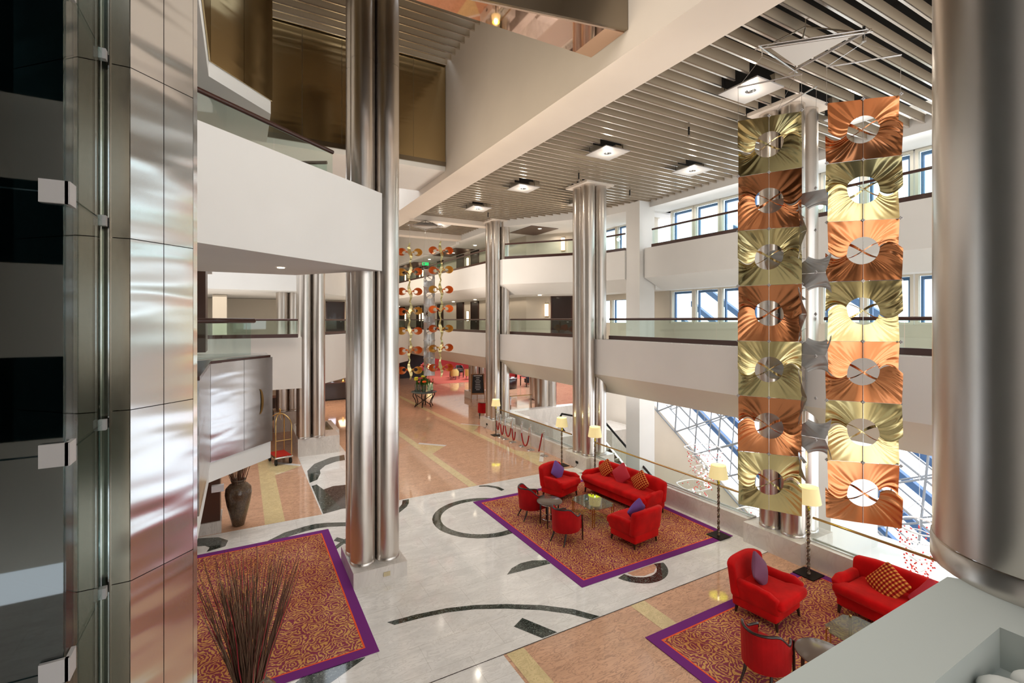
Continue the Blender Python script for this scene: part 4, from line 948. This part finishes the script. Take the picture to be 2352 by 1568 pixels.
def coffee(label, x, y, w_, d_, z=RZ):
    t = thing('glass_table', label, 'table', (x, y, z), 0, 'glass coffee tables'); c = .14
    m = MB(); a, b_ = w_ / 2, d_ / 2
    m.prism([(-a + c, -b_), (a - c, -b_), (a, -b_ + c), (a, b_ - c), (a - c, b_), (-a + c, b_), (-a, b_ - c), (-a, -b_ + c)], .44, .455); m.build('glass_top', 'table_glass', t)
    cs = [(-a + .08, -b_ + .08), (a - .08, -b_ + .08), (a - .08, b_ - .08), (-a + .08, b_ - .08)]
    for i, (px, py) in enumerate(cs):
        qx, qy = cs[(i + 1) % 4]; l = MB(); dx, dy = (qx - px), (qy - py); ln = math.hypot(dx, dy); ux, uy = dx / ln * .03, dy / ln * .03
        l.tube([(px + ux, py + uy, 0), (px + ux, py + uy, .44)], .012, 6); l.tube([(px - uy * 0 - ux, py - uy, 0), (px - ux, py - uy, .44)], .012, 6); l.ball((px, py, .46), .022, 8); l.build('leg', 'brass', t)
        s = MB(); nx, ny = -dy / ln, dx / ln
        for zz in (.12, .16): s.tube([(px + dx * u + nx * .16 * math.sin(PI * u), py + dy * u + ny * .16 * math.sin(PI * u), zz) for u in [k / 10 for k in range(11)]], .009, 6)
        s.build('stretcher', 'brass', t)
    return t
coffee('eight sided glass coffee table in the middle of the far sofa group', 7.75, 9.60, .76, .98)
coffee('eight sided glass coffee table on the nearer rug, cut by the grey ledge', 7.92, 3.50, .78, 1.0)
t = thing('glass_jar', 'clear glass jar standing on the glass coffee table', 'jar', (7.66, 9.72, .469)); m = MB(); m.lathe([(.04, 0), (.055, .02), (.055, .10), (.045, .12), (.05, .125)], n=16); m.build('body', 'vase_glass', t); m = MB(); m.ball((0, 0, .03), .03, 8); m.build('contents', 'white_wire', t)
t = thing('glass_jar', 'small lidded glass pot beside the taller jar on the coffee table', 'jar', (7.72, 9.86, .469)); m = MB(); m.lathe([(.03, 0), (.04, .02), (.04, .07), (.03, .09), (.0, .10)], n=14); m.build('body', 'vase_glass', t)

def floor_lamp(label, x, y, z=0, s=1.0):
    t = thing('floor_lamp', label, 'lamp', (x, y, z), 0, 'floor lamps with twisted poles'); t.scale = (s, s, s)
    m = MB(); m.box(-.19, .19, -.19, .19, 0, .018); m.build('base', 'iron', t)
    m = MB(); vs = []; n = 64; H = 1.36
    for i in range(n + 1):
        tw = i / n * PI * 9; zz = .018 + H * i / n; r = .030 + .006 * math.cos(tw * 2)
        for k in range(4): a = tw + k * PI / 2; vs.append((r * math.cos(a), r * math.sin(a), zz))
    m.add(vs, [(i * 4 + k, i * 4 + (k + 1) % 4, (i + 1) * 4 + (k + 1) % 4, (i + 1) * 4 + k) for i in range(n) for k in range(4)]); m.build('pole', 'pole_metal', t)
    m = MB(); m.lathe([(.215, 1.36), (.165, 1.66)], n=32); m.build('lamp_shade', 'shade', t)
    m = MB(); m.lathe([(.161, 1.655), (.210, 1.362)], n=32); m.build('shade_lining', 'shade_inner', t)
    m = MB(); m.tube([(0, 0, 1.37), (0, 0, 1.50)], .012, 6); m.ball((0, 0, 1.53), .03, 8); m.build('bulb', 'lamp_white', t)
    point('lamp_bulb', (x, y, z + 1.60 * s), 10, .06, (1, .85, .6)); return t
floor_lamp('floor lamp with twisted pole standing on the corner of the far rug', 9.72, 7.42, RZ)
floor_lamp('floor lamp with twisted pole partly behind the left hanging strip', 9.80, 5.42, RZ, 1.05)
floor_lamp('floor lamp with twisted pole behind the far end of the long sofa', 9.72, 11.92, 0, 1.02)
floor_lamp('floor lamp with twisted pole left of the middle column plinth', 9.72, 13.72, 0, 1.0)
floor_lamp('floor lamp with twisted pole beside the farthest rope posts', 9.76, 18.75, 0, .95)

# ================================================================ ROPE POSTS
SP = [(9.83, 15.0), (9.83, 15.95), (9.83, 16.6), (9.81, 17.35), (9.8, 17.95), (9.78, 18.35), (9.95, 18.9)]
for i, (x, y) in enumerate(SP):
    t = thing('rope_post', 'chrome rope post with ball top, %s counted from the sofa group' % ['first', 'second', 'third', 'fourth', 'fifth', 'sixth', 'last'][i], 'rope post', (x, y, 0), 0, 'chrome rope posts along the kerb')
    m = MB(); m.lathe([(0, .03), (.05, .028), (.15, .015), (.16, .0)], n=24); m.build('base', 'chrome', t)
    m = MB(); m.cyl(0, 0, .02, .92, .022, 12); m.build('pole', 'chrome', t)
    m = MB(); m.lathe([(.022, .88), (.036, .90), (.036, .93), (.02, .94)], n=12); m.ball((0, 0, .965), .032, 10); m.build('ball_top', 'chrome', t)
def rope(a, b_, drop, label, dbl=0):
    a = Vector(a); b_ = Vector(b_); pts = []
    for k in range(17): u = k / 16; p = a.lerp(b_, u); p.z -= drop * (1 - (2 * u - 1) ** 2) ** .6; pts.append(p)
    m = MB(); m.mt('red_rope').tube(pts[1:-1], .026, 8); m.mt('chrome').tube(pts[:2], .022, 8).tube(pts[-2:], .022, 8); o = m.build('rope'); tag(o, label, 'rope', 'red ropes on the chrome posts')
rope((9.78, 15.03, .88), (9.70, 15.18, .10), -.0, 'short red rope hanging free from the first post')
rope((9.78, 15.97, .88), (9.74, 16.55, .88), .78, 'red rope hanging steeply between the second and third posts')
rope((9.76, 17.38, .88), (9.74, 17.9, .88), .70, 'red rope looped low between the fourth and fifth posts')
rope((9.74, 17.3, .86), (9.72, 16.95, .80), .68, 'dark red rope looped back on the fourth post')
rope((9.74, 17.98, .88), (9.74, 18.3, .88), .72, 'red rope looped between the fifth and sixth posts')
rope((9.74, 18.38, .88), (9.86, 18.9, .85), .6, 'red rope looped at the last posts beside the lamp')

# ================================================================ LUGGAGE CART
t = thing('luggage_cart', 'brass birdcage luggage cart with red deck', 'luggage cart', (1.22, 19.0, 0), math.radians(12))
m = MB(); m.rbox((0, 0, .26), (.30, .48, .03), .025, 6); m.build('platform', 'chrome', t)
m = MB(); m.box(-.26, .26, -.44, .44, .29, .30); m.build('carpet_deck', 'red_carpet_pad', t)
for sy in (-1, 1):
    m = MB(); y = sy * .42; pts = [(-.26, y, .28), (-.26, y, 1.35)] + [(-.26 * math.cos(a), y * math.cos(a * .0) * (1 - .85 * math.sin(a) ** 2 if True else 1), 1.35 + .38 * math.sin(a)) for a in [PI / 2 * k / 6 for k in range(1, 7)]]
    m.tube(pts, .019, 8); m.build('hoop', 'brass', t)
    m = MB(); m.tube([(-p[0], p[1], p[2]) for p in pts], .019, 8); m.build('hoop', 'brass', t)
for z_ in (.85, 1.10):
    m = MB(); m.tube([(-.26, -.42, z_), (-.26, .42, z_)] if z_ > 1 else [(-.26, -.42, z_), (.26, -.42, z_)], .012, 6); m.build('cross_rail', 'brass', t)
m = MB(); m.lathe([(.0, 1.72), (.03, 1.73), (.02, 1.80), (.035, 1.84), (.035, 1.9), (0, 1.91)], n=12); m.build('finial', 'brass', t)
m = MB(); m.tube([(0, 0, 1.73), (.02, 0, 1.55), (.06, 0, 1.5)], .008, 5); m.build('hook', 'brass', t)
for sx in (-1, 1):
    for sy in (-1, 1):
        m = MB(); m.tube([(sx * .24 - .03, sy * .38, .10), (sx * .24 + .03, sy * .38, .10)], .10, 16); m.build('wheel', 'rubber', t)
        m = MB(); m.tube([(sx * .24, sy * .38, .15), (sx * .24, sy * .38, .25)], .02, 6); m.build('fork', 'chrome', t)

# ================================================================ VASES WITH TWIGS
def vase(label, x, y, tl, s=1.0, hgt=1.4, n=150, seed=0):
    t = thing('tall_vase', label, 'vase', (x, y, 0), 0, 'tall mottled brown vases'); t.scale = (s, s, s)
    m = MB(); m.lathe([(0, .01), (.13, 0), (.14, .03), (.19, .25), (.26, .55), (.295, .78), (.28, .92), (.20, 1.01), (.135, 1.035), (.13, 1.06), (.165, 1.10), (.17, 1.125), (.15, 1.13), (.125, 1.10), (.11, 1.03), (0, 1.0)], n=32); m.build('body', 'brown_glaze', t)
    rnd = random.Random(seed); g = MB()
    for i in range(n):
        a = rnd.uniform(0, 2 * PI); sp = rnd.uniform(0, 1) ** .8; top = rnd.uniform(.75, 1.0) * hgt; r1 = .42 * sp * top
        g.mt('twig' if rnd.random() < .7 else ('twig_pale' if rnd.random() < .8 else 'rose_cushion'))
        ca, sa = math.cos(a), math.sin(a); pts = []
        for k in range(6):
            u = k / 5; rr = .02 + .05 * sp * (1 - u) + r1 * u ** 1.15; pts.append((ca * rr + .015 * math.sin(7 * u + i), sa * rr + .015 * math.cos(5 * u + i), .75 + (.25 + top) * u))
        g.tube(pts, [.0065, .006, .005, .004, .003, .002], 4)
    o = g.build('dried_twigs'); o.location = (x, y, 0); o.scale = (s, s, s); tag(o, tl, 'dried twigs', kind='stuff')
vase('tall brown vase at the bottom edge holding a wide fan of dried twigs', .09, 6.05, 'wide fan of thin dried twigs rising from the vase at the bottom edge', .98, 1.45, 230, 1)
vase('tall mottled brown vase standing under the steel clad balcony front', -.05, 13.66, 'bundle of dried twigs in the vase under the steel clad balcony', 1.0, 1.6, 60, 2)
t = thing('pedestal', 'brown clad block on a marble foot at the left edge behind the tall vase', 'pedestal', (-1.2, 13.7, 0))
m = MB(); m.box(-.8, .80, -.35, .5, 0, .28); m.build('marble_foot', 'kerb_marble', t); m = MB(); m.box(-.8, .77, -.3, .45, .28, 2.5); m.build('cladding', 'wood_panel', t); m = MB(); m.box(.60, .85, -.42, -.30, 1.0, 1.15); m.build('handle', 'white_metal', t)

# ================================================================ LIFT SHAFT AT LEFT
def clad(name, label, a, b_, zs, m, th=.05, cols=1):
    a = Vector(a); b_ = Vector(b_); u = (b_ - a).normalized(); Ln = (b_ - a).length; n = Vector((-u.y, u.x)) * th
    t = thing(name, label, 'wall cladding', (a.x, a.y, zs[0])); T = Matrix.Translation((-a.x, -a.y, -zs[0]))
    for i in range(len(zs) - 1):
        for c_ in range(cols):
            p = MB(); p.T = T; q0 = a + u * (Ln * c_ / cols + .0025); q1 = a + u * (Ln * (c_ + 1) / cols - .0025)
            p.prism([tuple(q0), tuple(q1), tuple(q1 + n), tuple(q0 + n)], zs[i] + .0025, zs[i + 1] - .0025); p.build('panel', m, t)
    return t
zs = [3.48 - 1.03 * 4 + 1.03 * k for k in range(13)]
clad('steel_cladding', 'bright brushed steel panels of the lift shaft, two panels wide, facing right', (-.58, 3.65), (-.283, 3.947), zs, 'panel_steel', cols=2)
clad('steel_cladding', 'narrow darker steel panels between the glass edge and the bright panels', (-.672, 3.652), (-.582, 3.652), zs, 'dark_steel')
clad('steel_cladding', 'narrow darker steel panels just right of the glass corner', (-.835, 3.652), (-.735, 3.652), zs, 'dark_steel')
clad('steel_cladding', 'thin bright steel strip beside the dark glass', (-1.2, 4.02), (-.838, 3.655), zs, 'panel_steel')
m = MB(); m.box(-.735, -.672, 3.70, 3.74, -.6, 11.8); m.mt('chrome').box(-.73, -.722, 3.66, 3.70, -.6, 11.8).box(-.686, -.678, 3.66, 3.70, -.6, 11.8)
m = MB(); m.mt('dark_steel').box(-.735, -.672, 3.70, 3.74, -.6, 11.8); m.mt('chrome').box(-.728, -.722, 3.66, 3.70, -.6, 11.8); m.box(-.686, -.680, 3.66, 3.70, -.6, 11.8)
struct('trim_shaft_groove', m)
m = MB(); m.prism([(-.283, 3.947), (-.262, 3.968), (-.40, 4.2), (-.42, 4.1)], -.6, 12); struct('trim_shaft_edge', m, 'panel_steel')
m = MB(); m.prism([(-1.2, 4.2), (-.84, 3.80), (-.64, 3.80), (-.42, 4.05), (-1, 4.9), (-1.3, 4.9)], -.6, 12); struct('wall_shaft_core', m, 'dark_steel')
m = MB(); m.box(-5, -1.15, 4.6, 4.7, -.6, 12); m.box(-5.1, -5, 2.9, 4.7, -.6, 12); m.box(-5, -.72, 2.95, 3.6, 12, 12.1); struct('wall_lift_shaft', m, 'shaft_grey'); area('shaft_fill', (-2.5, 3.8, 8), .5, 10, (.85, .95, 1), (0, 0, 0), .5)  # small added light lifts the dark shaft interior behind the glass
# dark rails and brackets inside the shaft
t = thing('lift_guide', 'dark vertical guide rails inside the glazed lift shaft', 'lift rail', (-1.5, 4.4, 0))
for xx in (-.35, -.15): m = MB(); m.box(xx, xx + .04, 0, .05, 0, 11.5); m.build('rail', 'black', t)
for k in range(14): m = MB(); m.box(-.42, -.02, -.03, 0, .4 + .8 * k, .46 + .8 * k); m.build('bracket', 'iron', t)
t = thing('lift_glazing', 'dark reflecting glass wall of the lift shaft with square steel clamps', 'glass wall', (-.70, 2.92, 0))
zj = [1.55, 3.46, 4.44, 5.63, 6.6, 7.7, 8.8]
for i in range(len(zj) - 1):
    g = MB(); g.box(-3.5, -.006, 0, .012, zj[i] + .004, zj[i + 1] - .004); g.build('front_glass', 'glass_dark', t)
    g = MB(); g.box(-.012, 0, .014, .70, zj[i] + .004, zj[i + 1] - .004); g.build('side_glass', 'glass_green', t)
for z_ in zj[:-1]:
    for (dy) in (.0, .70):
        m = MB(); q = .052 if dy == 0 else .03
        m.box(-.085 if dy == 0 else -.02, .016, dy - .022, dy - .004 if dy == 0 else dy + .02, z_ - q, z_ + q)
        if dy == 0: m.box(.004, .022, -.022, .075, z_ - q, z_ + q)
        m.build('clamp', 'plate_grey', t)

# ================================================================ FOREGROUND LEDGE AND PEBBLES
m = MB(); m.mt('grey_plaster')
m.box(-1.0, 1.40, .38, .52, 3.2, 4.4); m.prism([(1.40, .52), (1.56, .52), (1.64, .42), (3.2, .42), (3.2, -.8), (1.40, -.8)], 3.2, 4.4); m.box(-1.0, 1.40, -.8, .38, 3.2, 4.315)
struct('wall_ledge', m, label='grey plaster ledge with a pebble trough in front of the camera')
rnd = random.Random(5)
pos = []
for i in range(46):
    for _ in range(60):
        x, y, r = rnd.uniform(1.02, 1.36), rnd.uniform(.06, .345), rnd.uniform(.028, .038)
        if all((x - a) ** 2 + (y - b_) ** 2 > (.95 * (r + c_)) ** 2 for a, b_, c_ in pos): break
    else: continue
    pos.append((x, y, r)); m = MB(); m.ball((0, 0, 0), r, 14, (1, rnd.uniform(1.0, 1.5), .75)); o = m.build('pebble', 'pebble'); o.location = (x, y, 4.315 + r * .74); o.rotation_euler = (0, 0, rnd.uniform(0, PI))
    tag(o, 'smooth white pebble lying in the trough of the grey foreground ledge', 'pebble', 'pebbles in the foreground trough')

# ================================================================ FLOWER TABLE
t = thing('flower_table', 'round wrought iron table carrying vases of flowers', 'table', (9.35, 27.1, 0))
m = MB(); m.lathe([(0, .86), (.74, .88), (.76, .86), (.72, .83), (0, .80)], n=32); m.build('tabletop', 'slate_glass', t)
m = MB(); m.tube([(.30 * math.cos(a), .30 * math.sin(a), 1.18) for a in [2 * PI * k / 24 for k in range(24)]], .012, 5, closed=True); m.build('upper_ring', 'iron', t)
for k in range(6):
    a = k * PI / 3; ca, sa = math.cos(a), math.sin(a); pr = [(.62, .84), (.66, .66), (.52, .42), (.46, .2), (.55, .0)]
    l = MB(); l.tube([(r * ca, r * sa, z) for r, z in pr], .026, 6); l.build('leg', 'iron', t)
for k in range(3):
    a = k * PI / 3 + .3; l = MB(); l.tube([(.5 * math.cos(a), .5 * math.sin(a), .02), (0, 0, .36), (-.5 * math.cos(a), -.5 * math.sin(a), .7)], .024, 6); l.build('brace', 'iron', t)
rnd = random.Random(9); fk = [('orange_petal', 'orange lily'), ('pink_petal', 'purple pink orchid'), ('yellow_petal', 'yellow green bloom'), ('salmon_petal', 'salmon pink bloom')]
for k in range(10):
    a = 2 * PI * k / 10; x, y = 9.35 + .48 * math.cos(a), 27.1 + .48 * math.sin(a)
    v = thing('glass_vase', 'clear cylinder glass vase in the ring on the flower table', 'vase', (x, y, .885), 0, 'glass vases on the flower table'); m = MB(); m.lathe([(.07, 0), (.085, .02), (.075, .42), (.08, .44)], n=12); m.build('body', 'vase_glass', v)
for k in range(38):
    a = rnd.uniform(0, 2 * PI); rr = rnd.uniform(.03, .50); x, y = 9.35 + rr * math.cos(a), 27.1 + rr * math.sin(a); hh = rnd.uniform(1.35, 1.9) if rr > .3 else rnd.uniform(2.1, 2.6)
    pm, nm = fk[k % 4] if rr > .3 else fk[1 if k % 2 else 3]
    fl = thing('flower', '%s in the big arrangement on the iron table' % nm, 'flower', (x, y, .9), 0, nm + 's on the iron table')
    m = MB(); m.tube([(-.1 * math.cos(a), -.1 * math.sin(a), 0), (0, 0, (hh - .9) * .6), (0, 0, hh - .9)], .008, 4); m.build('stem', 'leaf', fl)
    m = MB()
    for q in range(6):
        b_ = q * PI / 3; m.ball((.06 * math.cos(b_), .06 * math.sin(b_), hh - .9 + .02), .072, 6, (1, 1, .8))
    m.ball((0, 0, hh - .86), .05, 6); m.build('bloom', pm, fl)
    m = MB(); m.add([(0, 0, .3), (.12, .05, .5), (.05, .0, .75), (-.02, -.03, .5)], [(0, 1, 2), (0, 2, 3)]); m.build('leaf', 'leaf', fl)

# ================================================================ BACKGROUND
for (x, y, nm) in ((12.75, 26.9, 'left'), (13.9, 26.4, 'right, partly hidden by the far column')):
    t = thing('chalkboard_easel', 'black menu chalkboard on a wooden easel, the ' + nm, 'chalkboard', (x, y, 0), math.radians(-20), 'menu chalkboards on easels')
    for sx in (-1, 1): m = MB(); m.tube([(sx * .42, -.12, 0), (sx * .34, .1, 1.75)], .022, 4); m.build('leg', 'pale_wood', t)
    m = MB(); m.tube([(0, .5, 0), (0, .12, 1.6)], .02, 4); m.build('leg', 'pale_wood', t)
    m = MB(); T = Matrix.Rotation(-.12, 4, 'X'); m.T = T; m.box(-.42, .42, -.07, -.04, .45, 1.72); m.build('frame', 'pale_wood', t)
    m = MB(); m.T = T; m.box(-.38, .38, -.085, -.07, .55, 1.68); b_ = m.build('board', 'slate', t)
    m = MB(); m.T = T
    for i in range(9): w_ = random.uniform(.08, .2) if i else .26; zz = 1.58 - i * .105; m.box(-w_, w_, -.09, -.086, zz, zz + (.035 if i else .06))
    m.build('chalk_writing', 'chalk', t)
def desk(label, x0, x1, y):
    t = thing('reception_desk', label, 'desk', (x0, y, 0)); L_ = x1 - x0
    m = MB(); m.box(0, L_, 0, .7, .08, 1.05); m.build('front', 'wood_panel' if 0 else 'dark_wood', t); m = MB(); m.box(-.04, L_ + .04, -.06, .74, 1.05, 1.12); m.build('worktop', 'wood', t); m = MB(); m.box(0.02, L_ - .02, .03, .67, 0, .08); m.build('toe_kick', 'black', t)
desk('long dark wooden reception desk with a lamp on it', 3.2, 8.0, 31.9); desk('dark wooden desk left of the luggage cart', -3.5, 1.55, 27.2)
t = thing('table_lamp', 'table lamp with glowing cream shade on the reception desk', 'lamp', (5.72, 32.2, 1.12)); m = MB(); m.lathe([(.12, 0), (.12, .03), (.04, .06), (.06, .2), (.03, .35)], n=14); m.build('base', 'brass', t); m = MB(); m.lathe([(.30, .28), (.18, .62)], n=20); m.build('lamp_shade', 'sconce_glow', t)
t = thing('monitor', 'white computer screen on the reception desk', 'monitor', (5.05, 32.2, 1.12)); m = MB(); m.box(-.22, .22, -.02, .02, .1, .45); m.build('screen', 'screen', t); m = MB(); m.box(-.1, .1, -.08, .08, 0, .02); m.box(-.02, .02, -.01, .01, .02, .12); m.build('stand', 'chrome', t)
t = thing('potted_plant', 'small green plant behind the computer screen', 'plant', (4.8, 32.4, 1.12)); m = MB(); m.lathe([(.07, 0), (.1, .15)], n=12); m.build('pot', 'slate', t); m = MB()
for k in range(14): a = k * 2.4; m.add([(0, 0, .12), (.1 * math.cos(a), .1 * math.sin(a), .3 + .02 * k), (.16 * math.cos(a + .3), .16 * math.sin(a + .3), .42 + .01 * k), (.05 * math.cos(a + .6), .05 * math.sin(a + .6), .3)], [(0, 1, 2, 3)])
m.build('foliage', 'leaf', t)
# restaurant
tub('yellow tub chair left of the pair in the restaurant', (15.9, 38.2), 2.4, 0, 'yellow_fabric', 'yellow restaurant chairs', 1.15)
tub('yellow tub chair right of the pair in the restaurant', (17.0, 37.6), 2.6, 0, 'yellow_fabric', 'yellow restaurant chairs', 1.15)
for (x, y, nm) in ((16.6, 39.4, 'behind the yellow chairs'), (18.4, 38.6, 'right of the yellow chairs'), (19.2, 31.5, 'left of the seated person')):
    t = thing('dining_table', 'dark square restaurant table ' + nm, 'table', (x, y, .012), 0, 'dark restaurant tables'); m = MB(); m.box(-.5, .5, -.5, .5, .72, .76); m.build('tabletop', 'dark_wood', t)
    for sx in (-1, 1):
        for sy in (-1, 1): m = MB(); m.box(sx * .44 - .03, sx * .44 + .03, sy * .44 - .03, sy * .44 + .03, 0, .72); m.build('leg', 'dark_wood', t)
    for k in range(3):
        gl = thing('wine_glass', 'clear wine glass on the restaurant table ' + nm, 'glass', (x - .25 + .25 * k, y - .1 + .15 * (k % 2), .772), 0, 'wine glasses ' + nm); m = MB(); m.lathe([(.035, 0), (.005, .01), (.005, .09), (.035, .13), (.03, .2)], n=10); m.build('bowl', 'vase_glass', gl)
for (x, y, rz, nm) in ((19.0, 38.4, 2.4, 'beside the right dining table'), (17.4, 40.6, 0, 'behind the dining table'), (18.0, 33.2, 1.0, 'by the drum table'), (20.8, 31.4, 2.5, 'right of the seated person')):
    tub('dark tub chair in the restaurant ' + nm, (x, y), rz, 0.012 if y > 34 else 0, 'slate', 'dark restaurant chairs', 1.1)
t = thing('drum_table', 'dark round drum table with plates below the red screen', 'table', (17.3, 31.3, 0)); m = MB(); m.lathe([(.6, 0), (.66, .05), (.66, .7), (.62, .72)], n=28); m.build('body', 'dark_wood', t); m = MB(); m.lathe([(.7, .72), (.7, .76), (0, .76)], n=28); m.build('tabletop', 'wood', t)
for k in range(6): a = k * PI / 3; m = MB(); m.lathe([(0, .0), (.1, .01), (.14, .03)], n=14); o = m.build('plate', 'white_metal'); o.location = (17.3 + .42 * math.cos(a), 31.3 + .42 * math.sin(a), .765); tag(o, 'white plate on the dark drum table', 'plate', 'white plates on the drum table')
t = thing('screen', 'tall red screen behind the drum table', 'screen', (18.4, 34.0, 0.012)); m = MB(); m.box(-1.1, 1.1, -.03, .03, .1, 2.0); m.build('panel', 'red_wall', t)
for sx in (-1, 1): m = MB(); m.box(sx * 1.1 - .03, sx * 1.1 + .03, -.2, .2, 0, 2.05); m.build('post', 'dark_wood', t)
b = MB(); b.mt('red_wall').box(13.2, 22, 45.6, 46, 0, 2.6); b.mt('wood_panel').box(10.0, 13.2, 45.7, 46, 0, 2.6); struct('wall_restaurant_back', b)
t = thing('shelf_unit', 'brightly lit shelf unit in the restaurant entrance', 'shelves', (15.0, 43.5, 0)); m = MB(); m.box(-.9, .9, .0, .1, 0, 2.4); m.build('back_panel', 'shelf_glow', t)
for k in range(5): m = MB(); m.box(-.95, .95, -.35, .0, .3 + .5 * k, .34 + .5 * k); m.build('shelf', 'wood', t)
for k in range(24):
    m = MB(); m.lathe([(.05, 0), (.05, .2), (.02, .26), (.02, .34)], n=8); o = m.build('bottle', ['slate', 'brass', 'leaf', 'white_metal'][k % 4]); o.location = (14.2 + .27 * (k % 6), 43.3, .341 + .5 * (k // 6)); tag(o, 'bottle standing on the lit shelf unit in the restaurant', 'bottle', 'bottles on the lit shelves')
b = MB(); b.box(-1.2, 1.2, 0, .1, 0, 2.5); t = b.build('partition', 'black'); t.location = (13.2, 41.0, 0); tag(t, 'black partition behind the flower table', 'partition')
t = thing('violet_screen', 'framed panel edged with violet light at the far side of the void', 'screen', (19.4, 24.6, 0)); m = MB(); m.box(-.05, 1.2, -.03, .03, 0, 2.3); m.build('panel', 'rug_roses', t); m = MB(); m.box(-.35, -.05, -.03, .03, 0, 2.3); m.build('light_strip', 'violet_glow', t)
t = thing('void_balustrade', 'glass and brass balustrade at the far end of the void', 'balustrade', (11.2, 22.3, 0)); m = MB(); m.tube([(0, 0, 1.0), (2.6, 0, 1.0)], .025, 8); m.build('brass_rail', 'brass', t); m = MB(); m.box(0, 2.6, 0, .012, .05, .97); m.build('glass_pane', 'glass', t)
for k in range(3): m = MB(); m.box(k * 1.28 - .02, k * 1.28 + .02, -.02, .02, 0, 1.0); m.build('post', 'chrome', t)
# seated person (far away, in the restaurant)
def person(x, y, rz):
    me = bpy.data.meshes.new('person'); J = dict(pel=(0, 0, .50), chest=(0, -.04, .85), neck=(0, -.06, 1.02), head=(0, -.09, 1.14), top=(0, -.09, 1.26),
        hl=(-.10, 0, .48), kl=(-.13, -.42, .50), al=(-.14, -.40, .08), tl=(-.15, -.55, .04), hr=(.10, 0, .48), kr=(.13, -.42, .50), ar=(.12, -.36, .08), tr=(.13, -.5, .04),
        sl=(-.19, -.04, .97), el=(-.25, -.12, .72), wl=(-.14, -.36, .70), sr=(.19, -.04, .97), er=(.25, -.12, .72), wr=(.14, -.36, .70), gl=(-.11, -.44, .70), gr=(.11, -.44, .70))
    ks = list(J); E_ = [('pel', 'chest'), ('chest', 'neck'), ('neck', 'head'), ('head', 'top'), ('pel', 'hl'), ('hl', 'kl'), ('kl', 'al'), ('al', 'tl'), ('pel', 'hr'), ('hr', 'kr'), ('kr', 'ar'), ('ar', 'tr'), ('chest', 'sl'), ('sl', 'el'), ('el', 'wl'), ('wl', 'gl'), ('chest', 'sr'), ('sr', 'er'), ('er', 'wr'), ('wr', 'gr')]
    rad = dict(pel=.15, chest=.16, neck=.055, head=.095, top=.07, hl=.10, kl=.065, al=.04, tl=.035, hr=.10, kr=.065, ar=.04, tr=.035, sl=.065, el=.042, wl=.028, gl=.03, sr=.065, er=.042, wr=.028, gr=.03)
    me.from_pydata([J[k] for k in ks], [(ks.index(a), ks.index(b)) for a, b in E_], []); me.update()
    o = bpy.data.objects.new('person', me); col.objects.link(o); o.location = (x, y, 0); o.rotation_euler = (0, 0, rz)
    sk = o.modifiers.new('skin', 'SKIN'); sk.use_smooth_shade = True
    for v, k in zip(me.skin_vertices[0].data, ks): v.radius = (rad[k], rad[k])
    me.skin_vertices[0].data[0].use_root = True
    o.modifiers.new('sub', 'SUBSURF').levels = 2; me.materials.append(M['navy_cloth'])
    tag(o, 'person in dark blue clothes seated at a far restaurant table', 'person')
    m = MB(); m.ball((0, -.075, 1.19), .105, 12, (1, 1, 1.05)); m.build('hair', 'hair', o)
    m = MB(); m.ball((0, -.115, 1.16), .093, 12, (.95, 1, 1.15)); m.build('face', 'skin', o)
    return o
person(19.9, 32.6, .5)
m = MB(); m.rbox((0, 0, .25), (.25, .25, .17), .05, 8); o = m.build('stool', 'slate'); o.location = (19.9, 32.65, 0); tag(o, 'low dark stool under the seated person', 'stool')
